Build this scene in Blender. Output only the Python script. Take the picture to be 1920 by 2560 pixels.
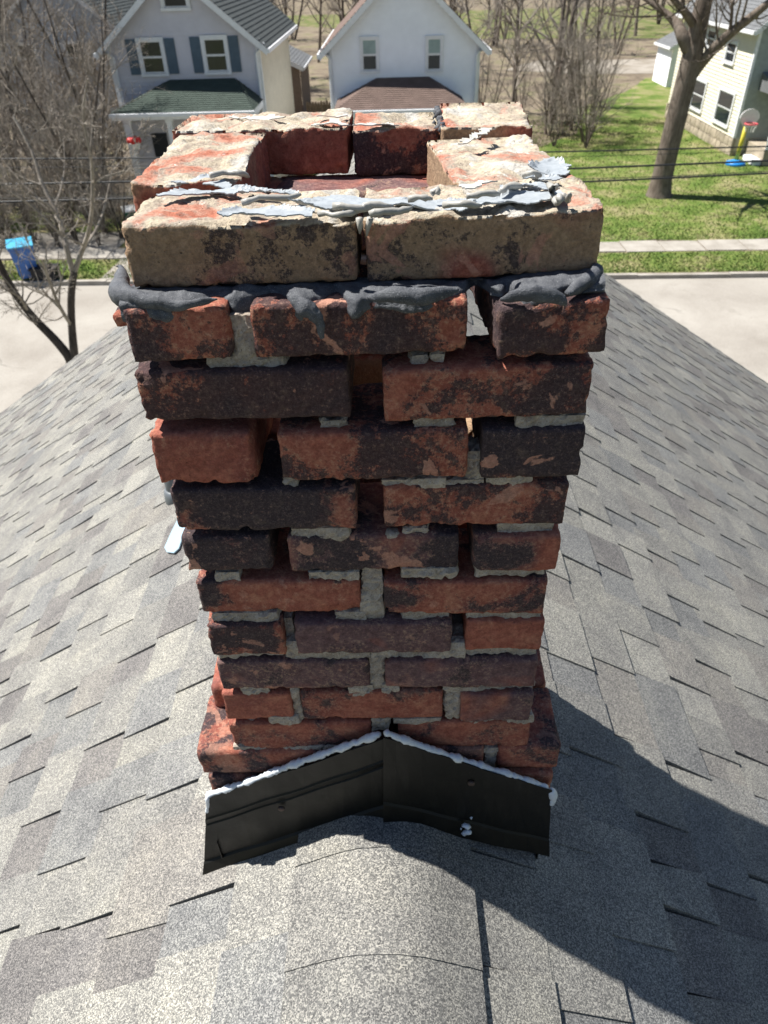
import bpy, bmesh, math, random
import numpy as np
from mathutils import Vector, Matrix
for o in list(bpy.data.objects): bpy.data.objects.remove(o)
S = bpy.context.scene
C = S.collection
R = math.radians
random.seed(7)
# ------------------------------------------------------------------ camera
GZ = 7.5                                   # camera height above the street
PITCH, ROLL, YAW, FPX = 0.6704, -0.0299, -0.021, 1774.0
cd = bpy.data.cameras.new('camera'); cam = bpy.data.objects.new('camera', cd); C.objects.link(cam)
S.camera = cam
cd.sensor_fit = 'VERTICAL'; cd.sensor_height = 36.0; cd.lens = 36.0*FPX/2560
cd.clip_start = 0.02; cd.clip_end = 1500
cam.location = (0, 0, GZ)
cam.rotation_mode = 'QUATERNION'
cam.rotation_quaternion = (Matrix.Rotation(-YAW, 3, 'Z') @ Matrix.Rotation(math.pi/2-PITCH, 3, 'X') @ Matrix.Rotation(ROLL, 3, 'Z')).to_quaternion()
cd.dof.use_dof = True; cd.dof.focus_distance = 0.74; cd.dof.aperture_fstop = cd.lens/2.1
# ------------------------------------------------------------------ light
SUN_EL, SUN_AZ = R(58), R(180-18)          # azimuth counted from +X towards +Y: from the left and a little beyond the chimney
W = bpy.data.worlds.new('World'); S.world = W; W.use_nodes = True
nt = W.node_tree; bg = nt.nodes['Background']
sky = nt.nodes.new('ShaderNodeTexSky'); sky.sky_type = 'NISHITA'; sky.sun_disc = False
sky.ozone_density = 2.0; sky.dust_density = 0.4; sky.sun_elevation = SUN_EL; sky.sun_rotation = math.pi/2-SUN_AZ
nt.links.new(sky.outputs[0], bg.inputs[0]); bg.inputs[1].default_value = 0.05
sd = bpy.data.lights.new('sun', 'SUN'); so = bpy.data.objects.new('sun', sd); C.objects.link(so)
sd.energy = 5.0; sd.angle = R(0.53); sd.color = (1, 0.965, 0.905)
sdir = Vector((math.cos(SUN_EL)*math.cos(SUN_AZ), math.cos(SUN_EL)*math.sin(SUN_AZ), math.sin(SUN_EL)))
so.rotation_mode = 'QUATERNION'; so.rotation_quaternion = sdir.to_track_quat('Z', 'Y'); so.location = (-20, 10, 40)
vs = S.view_settings; vs.view_transform = 'Standard'; vs.look = 'None'; vs.exposure = 1.0; vs.gamma = 1
S.render.engine = 'CYCLES'
# ------------------------------------------------------------------ helpers
K = 1920/1659.0
def ray(u, v):
    a = u*K-960; b = v*K-1280; c, s = math.cos(ROLL), math.sin(ROLL)
    x = a*c+b*s; d = -a*s+b*c
    y = FPX*math.cos(PITCH)-d*math.sin(PITCH); z = -(FPX*math.sin(PITCH)+d*math.cos(PITCH))
    cy, sy = math.cos(YAW), math.sin(YAW)
    return Vector((x*cy+y*sy, -x*sy+y*cy, z))
def AY(u, v, Y):                            # where a sight line meets the upright plane y = Y
    r = ray(u, v); return r*(Y/r.y)+Vector((0, 0, GZ))
def AZ(u, v, z=0.0):                        # where it meets the level plane z
    r = ray(u, v); return r*((z-GZ)/r.z)+Vector((0, 0, GZ))
def AX(u, v, X):
    r = ray(u, v); return r*(X/r.x)+Vector((0, 0, GZ))
def screen(p):
    x, y, z = p[0], p[1], p[2]-GZ
    cy, sy = math.cos(YAW), math.sin(YAW); x, y = x*cy-y*sy, x*sy+y*cy
    fw = y*math.cos(PITCH)-z*math.sin(PITCH); dn = -y*math.sin(PITCH)-z*math.cos(PITCH)
    if fw < .05: return None
    return 960+x/fw*FPX, 1280+dn/fw*FPX, fw

def _h(ix, iy, iz, s):
    n = (ix*374761393 + iy*668265263 + iz*2147483647 + s*1274126177) & 0xffffffff
    n = ((n ^ (n >> 13))*1274126177) & 0xffffffff
    n = ((n ^ (n >> 16))*2246822519) & 0xffffffff
    return ((n >> 8) & 0xffff)/65535.0
def vn(P, s=0):                             # value noise in [-1, 1]
    P = np.asarray(P, float); i = np.floor(P).astype(np.int64); f = P-i; f = f*f*(3-2*f)
    r = 0
    for a in (0, 1):
        for b in (0, 1):
            for c in (0, 1):
                w = (f[:, 0] if a else 1-f[:, 0])*(f[:, 1] if b else 1-f[:, 1])*(f[:, 2] if c else 1-f[:, 2])
                r = r+w*_h(i[:, 0]+a, i[:, 1]+b, i[:, 2]+c, s)
    return r*2-1
def fbm(P, s=0, o=3):
    P = np.asarray(P, float); r = 0; a = .55
    for k in range(o): r = r+a*vn(P*2**k+17.3*k, s+k); a *= .5
    return r

def wm(o):
    return (wm(o.parent) @ o.matrix_parent_inverse @ o.matrix_basis) if o.parent else o.matrix_basis.copy()
def link(o, parent=None):                   # parts keep their world coordinates
    C.objects.link(o)
    if parent is not None:
        o.parent = parent; o.matrix_parent_inverse = wm(parent).inverted()
    return o
def mk(name, V, F, mat, parent=None, smooth=False, loc=None):
    me = bpy.data.meshes.new(name); me.from_pydata([tuple(map(float, v)) for v in V], [], [tuple(map(int, f)) for f in F]); me.update()
    if mat: me.materials.append(mat)
    if smooth: me.polygons.foreach_set('use_smooth', [True]*len(me.polygons))
    o = bpy.data.objects.new(name, me); link(o, parent)
    if loc is not None: o.location = loc
    return o
def tag(o, label, cat, group=None):
    o['label'] = label; o['category'] = cat
    if group: o['group'] = group
    return o
def thing(name, label, cat, loc=(0, 0, 0), group=None):
    o = bpy.data.objects.new(name, None); C.objects.link(o); o.location = loc; o.empty_display_size = .1
    return tag(o, label, cat, group)
def struct(o): o['kind'] = 'structure'; return o
def stuff(o): o['kind'] = 'stuff'; return o
class MB:                                   # collects simple shapes into one mesh
    def __init__(s): s.V = []; s.F = []
    def add(s, V, F):
        n = len(s.V); s.V += [tuple(v) for v in V]; s.F += [tuple(i+n for i in f) for f in F]; return s
    def box(s, x0, x1, y0, y1, z0, z1, M=None):
        V = [(x, y, z) for x in (x0, x1) for y in (y0, y1) for z in (z0, z1)]
        if M is not None: V = [tuple(M @ Vector(v)) for v in V]
        return s.add(V, [(0, 1, 3, 2), (4, 6, 7, 5), (0, 4, 5, 1), (2, 3, 7, 6), (0, 2, 6, 4), (1, 5, 7, 3)])
    def prism(s, pts, vec):                 # a flat outline pushed along vec
        n = len(pts); a = [Vector(p) for p in pts]; b = [p+Vector(vec) for p in a]
        s.add(a+b, [tuple(range(n))[::-1], tuple(range(n, 2*n))]+[(i, (i+1) % n, n+(i+1) % n, n+i) for i in range(n)])
        return s
    def tube(s, pts, rad, n=6, caps=True):
        pts = [Vector(p) for p in pts]; m = len(pts); V = []
        if not hasattr(rad, '__len__'): rad = [rad]*m
        up = None
        for i, p in enumerate(pts):
            d = (pts[min(i+1, m-1)]-pts[max(i-1, 0)])
            d = d.normalized() if d.length > 1e-9 else Vector((0, 0, 1))
            if up is None: up = d.orthogonal().normalized()
            up = (up-d*up.dot(d)); up = up.normalized() if up.length > 1e-6 else d.orthogonal().normalized()
            q = d.cross(up)
            for k in range(n):
                a = 2*math.pi*k/n; V.append(p+(up*math.cos(a)+q*math.sin(a))*rad[i])
        F = [(i*n+k, i*n+(k+1) % n, (i+1)*n+(k+1) % n, (i+1)*n+k) for i in range(m-1) for k in range(n)]
        if caps: F += [tuple(range(n))[::-1], tuple(range((m-1)*n, m*n))]
        return s.add(V, F)
    def build(s, name, mat, parent=None, smooth=False, off=None):
        V = s.V if off is None else [tuple(Vector(v)-Vector(off)) for v in s.V]
        return mk(name, V, s.F, mat, parent, smooth)
# ------------------------------------------------------------------ material kit
class NT:
    def __init__(s, name):
        s.m = bpy.data.materials.new(name); s.m.use_nodes = True; s.t = s.m.node_tree
        s.b = s.t.nodes['Principled BSDF']; s.pos = None
    def n(s, typ, ins=None, **kw):
        x = s.t.nodes.new(typ)
        for k, v in kw.items(): setattr(x, k, v)
        for k, v in (ins or {}).items(): s.put(x.inputs[k], v)
        return x
    def put(s, sock, v):
        if isinstance(v, bpy.types.NodeSocket): s.t.links.new(v, sock)
        else:
            try: sock.default_value = v
            except Exception: sock.default_value = tuple(v)+(1,)
    def P(s):
        if s.pos is None: s.pos = s.n('ShaderNodeNewGeometry').outputs['Position']
        return s.pos
    def obj(s):                             # object coordinates, shifted by the object's own seed
        tc = s.n('ShaderNodeTexCoord').outputs['Object']; oi = s.n('ShaderNodeObjectInfo')
        sh = s.n('ShaderNodeVectorMath', {0: (31.7, 17.3, 53.9), 'Scale': oi.outputs['Random']}, operation='SCALE').outputs[0]
        return s.n('ShaderNodeVectorMath', {0: tc, 1: sh}, operation='ADD').outputs[0]
    def noise(s, vec, scale, detail=4, rough=.6, dist=0):
        return s.n('ShaderNodeTexNoise', {'Vector': vec, 'Scale': scale, 'Detail': detail, 'Roughness': rough, 'Distortion': dist}).outputs[0]
    def vor(s, vec, scale, out='Distance', feature='F1'):
        return s.n('ShaderNodeTexVoronoi', {'Vector': vec, 'Scale': scale}, feature=feature).outputs[out]
    def ramp(s, fac, stops, interp='LINEAR'):
        x = s.n('ShaderNodeValToRGB', {0: fac}); e = x.color_ramp; e.interpolation = interp
        while len(e.elements) < len(stops): e.elements.new(.5)
        for i, (p, c) in enumerate(stops):
            e.elements[i].position = p; e.elements[i].color = tuple(c)+(1,) if len(c) == 3 else c
        return x.outputs[0]
    def mr(s, v, a, b, c=0, d=1):
        return s.n('ShaderNodeMapRange', {0: v, 1: a, 2: b, 3: c, 4: d}).outputs[0]
    def math(s, op, a, b=0.0, c=0.0, clamp=False):
        x = s.n('ShaderNodeMath', operation=op, use_clamp=clamp); s.put(x.inputs[0], a); s.put(x.inputs[1], b); s.put(x.inputs[2], c); return x.outputs[0]
    def mix(s, fac, a, b, mode='MIX'):
        x = s.n('ShaderNodeMix', data_type='RGBA', blend_type=mode); s.put(x.inputs[0], fac)
        s.put(x.inputs[6], a if isinstance(a, bpy.types.NodeSocket) else tuple(a)+(1,)); s.put(x.inputs[7], b if isinstance(b, bpy.types.NodeSocket) else tuple(b)+(1,))
        return x.outputs[2]
    def bump(s, h, strength=.5, dist=.002, normal=None):
        i = {'Height': h, 'Strength': strength, 'Distance': dist}
        if normal is not None: i['Normal'] = normal
        return s.n('ShaderNodeBump', i).outputs[0]
    def done(s, col=None, rough=.9, normal=None, metal=0, spec=.3):
        if col is not None: s.put(s.b.inputs['Base Color'], col if isinstance(col, bpy.types.NodeSocket) else tuple(col)+(1,))
        s.put(s.b.inputs['Roughness'], rough); s.put(s.b.inputs['Metallic'], metal); s.put(s.b.inputs['Specular IOR Level'], spec)
        if normal is not None: s.put(s.b.inputs['Normal'], normal)
        return s.m
def plain(name, col, rough=.8, var=.12, scale=6, metal=0, spec=.3, bump=0):
    k = NT(name); n = k.noise(k.P(), scale, 5)
    c = k.mix(k.mr(n, .3, .7), [x*(1-var) for x in col], [min(1, x*(1+var)) for x in col])
    return k.done(c, rough, k.bump(n, bump, .01) if bump else None, metal, spec)

def brick_mat(name, cap=False):
    k = NT(name); o = k.obj()
    oc = k.n('ShaderNodeObjectInfo').outputs['Color']; sep = k.n('ShaderNodeSeparateColor', {0: oc})
    hue, char, buff = sep.outputs[0], sep.outputs[1], sep.outputs[2]
    n1 = k.noise(o, 12, 3, .5, .9); n2 = k.noise(o, 70, 6, .75); n3 = k.noise(o, 420, 3, .7); big = k.noise(o, 8, 2, .5)
    red = k.mix(k.mr(n2, .3, .7), (.225, .064, .044), (.40, .148, .098))
    red = k.mix(k.mr(k.noise(o, 27, 4, .65, .6), .54, .66, 0, .75), red, (.45, .20, .125))
    red = k.mix(k.mr(n1, .45, .7), red, (.21, .062, .050))
    pur = k.mix(k.mr(n2, .3, .7), (.085, .042, .046), (.20, .122, .118))
    huem = k.math('ADD', hue, k.mr(n1, .3, .7, -.35, .35), clamp=True)
    col = k.mix(k.mr(huem, .3, .7), red, pur)
    bf = k.mix(n2, (.23, .135, .08), (.37, .265, .17))
    bfm = k.mr(k.math('ADD', buff, k.mr(big, .3, .7, -.4, .4)), .42, .58)
    col = k.mix(bfm, col, bf)
    # burnt patches with crumbly edges
    pm = k.math('ADD', k.math('MULTIPLY', n1, .62), k.math('MULTIPLY', n2, .46))
    pm = k.math('ADD', pm, k.math('MULTIPLY', k.noise(o, 330, 4, .8), .22))
    thr = k.mr(char, 0, 1, .94, .43)
    cm = k.mr(k.math('SUBTRACT', pm, thr), -.012, .03)
    blk = k.mix(n3, (.014, .011, .014), (.070, .052, .056))
    blk = k.mix(k.mr(n2, .55, .7, 0, .6), blk, (.15, .11, .085))
    col = k.mix(k.math('MULTIPLY', cm, .9), col, blk)
    gn = k.noise(o, 210, 4, .8)
    halo = k.math('MULTIPLY', k.mr(k.math('SUBTRACT', pm, thr), -.10, -.02), k.math('SUBTRACT', 1.0, cm))
    col = k.mix(k.math('MULTIPLY', halo, k.mr(gn, .5, .62, 0, .6)), col, (.33, .22, .14))
    col = k.mix(k.math('MULTIPLY', cm, k.mr(gn, .58, .68, 0, .5)), col, k.mix(n2, (.25, .10, .06), (.30, .235, .17)))
    sal = k.math('MULTIPLY', k.mr(k.math('ADD', k.noise(o, 17, 3, .55, 1.2), k.math('MULTIPLY', n2, .25)), .735, .76), k.mr(char, .4, .6))
    col = k.mix(k.math('MULTIPLY', sal, .85), col, k.mix(n2, (.36, .13, .085), (.50, .30, .22)))
    col = k.mix(1.0, col, k.ramp(gn, [(.3, (.66, .64, .64)), (.5, (1, 1, 1)), (.7, (1.38, 1.36, 1.34))]), 'MULTIPLY')
    # pits
    pit = k.mr(k.vor(o, 95), .10, .03); pm2 = k.mr(k.noise(o, 30, 2), .5, .62)
    col = k.mix(k.math('MULTIPLY', pit, pm2), col, (.02, .012, .012))
    # pale bloom and grit
    gr = k.mr(k.noise(o, 900, 2, .5), .60, .72, 0, .35)
    col = k.mix(k.math('MULTIPLY', gr, k.mr(n1, .35, .65)), col, (.32, .27, .24))
    if cap:                                 # bed faces: torn mortar, weathered to cream, rust and white
        nz = k.n('ShaderNodeSeparateXYZ', {0: k.n('ShaderNodeNewGeometry').outputs['Normal']}).outputs[2]
        up = k.mr(k.math('ADD', nz, k.mr(n2, .3, .7, -.22, .22)), .42, .62)
        t = k.ramp(k.math('ADD', k.math('MULTIPLY', k.noise(o, 13, 4, .6, .8), .8), k.math('MULTIPLY', n2, .22)),
                   [(.36, (.34, .12, .075)), (.43, (.40, .21, .15)), (.48, (.33, .275, .22)), (.54, (.43, .365, .27)), (.60, (.40, .37, .325)), (.66, (.48, .46, .42)), (.74, (.20, .17, .15))])
        t = k.mix(k.mr(k.noise(o, 48, 6, .75), .6, .68, 0, .8), t, (.68, .66, .61))
        t = k.mix(k.mr(n2, .58, .68, 0, .75), t, (.12, .10, .088))
        t = k.mix(1.0, t, k.ramp(gn, [(.32, (.55, .54, .53)), (.5, (1, 1, 1)), (.68, (1.25, 1.25, 1.22))]), 'MULTIPLY')
        col = k.mix(up, col, t)
    h = k.math('ADD', k.math('MULTIPLY', n2, .7), k.math('MULTIPLY', n3, .5))
    h = k.math('SUBTRACT', h, k.math('MULTIPLY', pit, .5))
    nm = k.bump(h, .9, .0032)
    return k.done(col, .93, nm, 0, .25)
M = {}
M['brick'] = brick_mat('weathered_brick'); M['brick_cap'] = brick_mat('brick_with_torn_mortar', True)
def mortar_mat():
    k = NT('old_mortar'); o = k.obj(); n = k.noise(o, 60, 5, .7); g = k.noise(o, 380, 4, .8)
    c = k.mix(k.mr(n, .3, .7), (.27, .222, .175), (.49, .425, .355))
    c = k.mix(k.mr(g, .56, .66, 0, .8), c, (.56, .52, .46)); c = k.mix(k.mr(g, .44, .34, 0, .8), c, (.08, .07, .06))
    return k.done(c, .95, k.bump(k.math('ADD', n, k.math('MULTIPLY', g, .6)), .8, .003), 0, .2)
M['mortar'] = mortar_mat()
def tar_mat():
    k = NT('roofing_cement'); p = k.P(); n = k.noise(p, 90, 5, .7); g = k.noise(p, 1100, 2)
    c = k.mix(k.mr(n, .3, .7), (.022, .026, .037), (.105, .11, .12)); c = k.mix(k.mr(g, .6, .7, 0, .6), c, (.34, .35, .37))
    return k.done(c, k.mr(n, .3, .7, .5, .75), k.bump(k.math('ADD', n, k.math('MULTIPLY', g, .7)), .6, .0025), 0, .45)
M['tar'] = tar_mat()
def caulk_mat(name, a, b):
    k = NT(name); p = k.P(); n = k.noise(p, 120, 5, .7)
    return k.done(k.mix(k.mr(n, .3, .7), a, b), .45, k.bump(n, .4, .0015), 0, .5)
M['caulk'] = caulk_mat('silver_sealant', (.25, .275, .295), (.37, .395, .415)); M['bead'] = caulk_mat('grey_sealant', (.27, .26, .235), (.40, .385, .35))
M['white_caulk'] = caulk_mat('white_sealant', (.50, .54, .58), (.68, .71, .74))
def shingle_mat():
    k = NT('asphalt_shingle'); p = k.P()
    at = k.n('ShaderNodeAttribute', attribute_name='tint').outputs['Color']
    v = k.vor(p, 600, 'Color'); vv = k.n('ShaderNodeSeparateColor', {0: v}).outputs[0]
    n = k.noise(p, 9, 4, .6); m = k.noise(p, 240, 3, .7)
    f = k.math('ADD', k.math('MULTIPLY', vv, .6), k.math('MULTIPLY', m, .5))
    sp = k.ramp(f, [(.16, (.30, .30, .31)), (.38, (.72, .72, .72)), (.58, (1.08, 1.075, 1.05)), (.80, (2.05, 2.0, 1.88))])
    c = k.mix(1.0, at, sp, 'MULTIPLY'); c = k.mix(1.0, c, k.ramp(n, [(.3, (.80, .80, .82)), (.5, (1, 1, 1)), (.7, (1.15, 1.14, 1.10))]), 'MULTIPLY')
    h = k.math('ADD', vv, k.math('MULTIPLY', m, .8))
    return k.done(c, .95, k.bump(h, .55, .0016), 0, .2)
M['shingle'] = shingle_mat()
def metal_black():
    k = NT('dark_bronze_metal'); p = k.P(); n = k.noise(p, 25, 4); s = k.noise(p, 400, 3)
    c = k.mix(n, (.004, .004, .0035), (.011, .0105, .0085)); c = k.mix(k.mr(s, .66, .74, 0, .5), c, (.08, .08, .075)); st = k.noise(k.n('ShaderNodeMapping', {0: p, 3: (60, 60, 7)}).outputs[0], 1, 5, .7); c = k.mix(k.math('MULTIPLY', k.mr(st, .5, .75, 0, .5), k.mr(k.noise(p, 14, 4), .45, .7)), c, (.055, .052, .045))
    return k.done(c, k.mr(n, .3, .7, .36, .52), k.bump(n, .15, .004), 0, .2)
M['metal'] = metal_black()
# ------------------------------------------------------------------ brick builder
def lattice(nx, ny, nz):
    ix, iy, iz = np.meshgrid(range(nx+1), range(ny+1), range(nz+1), indexing='ij')
    surf = (ix == 0) | (ix == nx) | (iy == 0) | (iy == ny) | (iz == 0) | (iz == nz)
    idx = -np.ones(surf.shape, int); idx[surf] = np.arange(surf.sum())
    P = np.stack([ix[surf]/nx, iy[surf]/ny, iz[surf]/nz], 1)*2-1; F = []
    for a, flip in ((idx[0], 1), (idx[-1], 0), (idx[:, 0], 0), (idx[:, -1], 1), (idx[:, :, 0], 1), (idx[:, :, -1], 0)):
        q = np.stack([a[:-1, :-1], a[1:, :-1], a[1:, 1:], a[:-1, 1:]], -1).reshape(-1, 4)
        F.append(q[:, ::-1] if flip else q)
    return P, np.concatenate(F)
def rough_block(size, seed, step=.006, r=.005, wob=.0018, chip=.006, fine=.0006, shear=0, broken=None):
    h = np.array(size)/2; n = [max(2, int(round(s/step))) for s in size]
    P, F = lattice(*n); Q = P*h; rs = np.random.RandomState(seed)
    off = rs.rand(3)*50
    nr = vn(Q*45+off, seed); ch = fbm(Q*70+off+9, seed+5, 2)
    rr = np.clip(r*(1+.6*nr), .0012, None)[:, None]
    rr = np.minimum(rr+np.clip(ch-.12, 0, 1)[:, None]*chip*3, h.min()*.8)
    inner = np.clip(Q, -(h-rr), h-rr); d = Q-inner; L = np.linalg.norm(d, axis=1, keepdims=True); L[L == 0] = 1
    nrm = d/L; Q2 = inner+nrm*rr
    disp = wob*fbm(Q*22+off, seed+2, 3)+fine*vn(Q*260+off, seed+3)
    Q2 = Q2+nrm*disp[:, None]
    if broken:                              # broken = (axis, sign, depth): that face is torn away unevenly
        a, s, dep = broken; m = (P[:, a]*s > .99)
        b = [i for i in range(3) if i != a]
        t = fbm(np.stack([Q[:, b[0]]*28, Q[:, b[1]]*28, Q[:, a]*0+3], 1)+off, seed+8, 4)
        Q2[:, a] -= s*m*dep*np.clip(t+.35, 0, 1.2)
    if shear: Q2[:, 2] += shear*Q2[:, 0]
    return Q2, F
SEED = [100]
def block(name, x0, x1, y0, y1, z0, z1, mat, parent, col=None, rz=0, ry=0, step=.006, flat=False, **kw):
    SEED[0] += 1
    V, F = rough_block((x1-x0, y1-y0, z1-z0), SEED[0], step, **kw)
    o = mk(name, V, F, mat, parent, not flat, ((x0+x1)/2, (y0+y1)/2, (z0+z1)/2))
    if rz or ry: o.rotation_euler = (0, ry, rz)
    if col: o.color = (col[0], col[1], col[2], 1)
    return o
# ================================================================== THE ROOF UNDERFOOT
RX, RZ, SL = -0.0275, GZ-1.0322, 0.6364     # ridge line x, ridge height, slope of both sides
RAKE = 5.96
CO = 1/math.sqrt(1+SL*SL); SI = SL*CO
EX = 0.143                                  # shingle exposure
def slope_pt(side, s, y, h=0.0):            # s metres down the slope, h above it
    return Vector((RX+side*(s*CO+h*SI), y, RZ-s*SI+h*CO))
def ASL(u, v, side, h=0.0):                 # sight line onto a roof slope
    r = ray(u, v); n = Vector((side*SI, 0, CO)); p0 = Vector((RX, 0, RZ))+n*h
    t = (p0-Vector((0, 0, GZ))).dot(n)/r.dot(n); return r*t+Vector((0, 0, GZ))
house = thing('house', 'house in the foreground with grey shingled gable roof carrying the brick chimney', 'house', (RX, 1.5, 0))
SMAX = 5.3
mb = MB()
deck = [slope_pt(-1, SMAX, -4, -.012), slope_pt(1, 0, -4, -.012), slope_pt(1, SMAX, -4, -.012)]
mb.prism([slope_pt(-1, SMAX, -4, -.012), Vector((RX, -4, RZ-.014)), slope_pt(1, SMAX, -4, -.012), slope_pt(1, SMAX, -4, -.05), Vector((RX, -4, RZ-.06)), slope_pt(-1, SMAX, -4, -.05)], (0, 4+RAKE-.02, 0))
M['white_trim'] = plain('white_painted_trim', (.72, .73, .74), .5, .06)
M['deck'] = plain('roof_underlay', (.05, .05, .05))
roof = mb.build('roof', M['deck'], house)
HX = SMAX*CO-.4
mb = MB(); zt = RZ-SMAX*SI
mb.prism([(RX-HX, -3.7, 0), (RX+HX, -3.7, 0), (RX+HX, -3.7, RZ-HX*SL-.07), (RX, -3.7, RZ-.07), (RX-HX, -3.7, RZ-HX*SL-.07)], (0, 3.7+RAKE-.35, 0))
mb.build('wall', plain('pale_siding', (.55, .55, .52)), house)
mb = MB()
for sd in (-1, 1):
    a, b = slope_pt(sd, SMAX, RAKE-.02, -.012), Vector((RX, RAKE-.02, RZ-.014)); d = Vector((0, 0, -.16))
    mb.prism([a, b, b+d, a+d], (0, .022, 0))
mb.build('rake_board', M['white_trim'], house)
TINTS = [((.408, .404, .392), 6), ((.373, .371, .366), 6), ((.445, .44, .42), 4), ((.305, .295, .298), 3), ((.337, .343, .352), 4), ((.37, .358, .347), 3)]
TP = [t for t, w in TINTS for _ in range(w)]
def tint(me, c):
    a = me.color_attributes.new('tint', 'FLOAT_COLOR', 'CORNER')
    a.data.foreach_set('color', np.tile(np.array(tuple(c)+(1,), np.float32), len(me.loops)))
def shingle_geo(side, s0, s1, ya, yb, th, skew, r):
    # a tab: its lower edge stands proud, its upper edge slips under the course above
    up = min(.02, s0-.055); b0 = .0045 if th > .006 else .001; lift = r.uniform(0, .0016)
    P = []
    for (s, h) in ((s0-up, b0), (s1+r.uniform(-.0015, .0015), th+lift)):
        for y in (ya+(skew if s == s0-up else 0), yb-(skew if s == s0-up else 0)):
            P.append((s, y, h))
    V = [slope_pt(side, s, y, h) for s, y, h in P]+[slope_pt(side, s, y, -.011) for s, y, h in P]
    F = [(0, 1, 3, 2), (2, 3, 7, 6), (0, 2, 6, 4), (1, 5, 7, 3)]
    if side > 0: F = [f[::-1] for f in F]
    return V, F
cand = []
rr = random.Random(11)
for side in (-1, 1):
    nc = int((SMAX-.02)/EX)
    for i in range(nc):
        s0, s1 = i*EX, (i+1)*EX; y = -1.2 - rr.uniform(0, .3); hi = rr.random() < .5; last = None
        while y < RAKE+.02:
            w = rr.uniform(.09, .20) if hi else rr.uniform(.06, .165)
            if rr.random() < .12: w *= 1.35
            yb = min(y+w, RAKE+.02)
            c = rr.choice(TP)
            while c == last: c = rr.choice(TP)
            last = c; f = rr.uniform(.93, 1.07); c = tuple(x*f*g_ for x, g_ in zip(c, (.44, .437, .428)))
            V, F = shingle_geo(side, s0, s1, y, yb+(.001 if hi else -.001), .0086 if hi else .0046, rr.uniform(-.004, .012) if hi else 0, rr)
            p = screen(sum(V[:4], Vector())/4); key = 0
            if p and -120 < p[0] < 2040 and -100 < p[1] < 2660:
                hid = abs(p[0]-960) < 420 and p[1] < 2000
                key = (0 if hid else 1)*(yb-y)/p[2]**2
            cand.append((key, side, V, F, c)); y = yb; hi = not hi
cand.sort(key=lambda t: -t[0])
for key, side, V, F, c in cand[:300]:
    o = mk('shingle', V, F, M['shingle'], roof); tint(o.data, c)
VV, FF, CC = [], [], []
for key, side, V, F, c in cand[300:]:
    n = len(VV); VV += V; FF += [tuple(i+n for i in f) for f in F]; CC += [tuple(c)+(1,)]*(4*len(F))
o = stuff(mk('shingles', VV, FF, M['shingle'], roof))
a = o.data.color_attributes.new('tint', 'FLOAT_COLOR', 'CORNER'); a.data.foreach_set('color', np.array(CC, np.float32).ravel())
# ridge caps: short bent pieces lapped towards the viewer
def cap_piece(y0, y1, c, sd):
    r = random.Random(sd); n = 26; V = []; wdt = .152
    for j, (y, h) in enumerate(((y1+.03, .013), (y1, .0135), ((y0+y1)/2, .0145), (y0, .0158))):
        for i in range(n+1):
            t = -1+2*i/n; s = abs(t)*wdt; q = max(0, 1-s/.08)
            f_ = min(1, s/.08)*(1 if t >= 0 else -1); p = Vector((RX+t*wdt*CO+f_*h*SI, y+r.uniform(-.0006, .0006), RZ-s*SI+h*CO))
            p.z -= SI*.04*q*q                  # rounded over the ridge
            V.append(p)
    m = n+1; base = len(V)
    V += [Vector(v) for v in V[3*m:4*m]]; V += [v-Vector((0, 0, .003)) for v in V[3*m:4*m]]
    F = [(j*m+i, j*m+i+1, (j+1)*m+i+1, (j+1)*m+i) for j in range(3) for i in range(n)]
    F += [(base+i, base+i+1, base+m+i+1, base+m+i) for i in range(n)]
    F = [f[::-1] for f in F]
    for e in (0, n):                         # side edges
        k0 = len(V); V += [Vector(V[j*m+e]) for j in range(4)]; V += [V[j*m+e]-Vector((0, 0, .02)) for j in range(4)]
        F += [(k0+j, k0+j+1, k0+j+5, k0+j+4) for j in range(3)]
    o = mk('ridge_shingle', V, F, M['shingle'], roof, True); tint(o.data, tuple(x*g_ for x, g_ in zip(c, (.455, .45, .44)))); return o
rc = [(.345, .342, .332), (.36, .358, .35), (.33, .33, .325), (.35, .348, .345), (.36, .355, .345)]
yy = .565; i = 0
for y0, y1 in ((.515, .60), (.372, .515), (.23, .372), (.09, .23), (-.05, .09)):
    cap_piece(y0, y1, rc[i % 5], 40+i); i += 1
y = 1.02
while y < RAKE: cap_piece(y, min(y+EX, RAKE), rc[i % 5], 40+i); i += 1; y += EX
# ================================================================== THE CHIMNEY
CX = -0.0281; D0 = 0.584; BH = .0565; PC = .0673
FV = {3: (799, 907), 4: (932, 1037), 5: (1056, 1142), 6: (1163, 1238), 7: (1260, 1327), 8: (1343, 1407), 9: (1425, 1484), 10: (1499, 1556), 11: (1567, 1621)}
def zt(n): return AY(800, FV[n][0], D0).z if n in FV else zb(n)+.0565
def zb(n):
    if n in FV: return AY(800, FV[n][1], D0).z
    return GZ-(.2805+(n-2)*PC)       # underside of course n on the front face
def zb_old(n): return GZ-(.2805+(n-2)*PC)       # underside of course n on the front face
chim = thing('chimney', 'crumbling red brick chimney with open flue and missing mortar on the roof ridge', 'chimney', (CX, .8, GZ-1.1))
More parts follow.
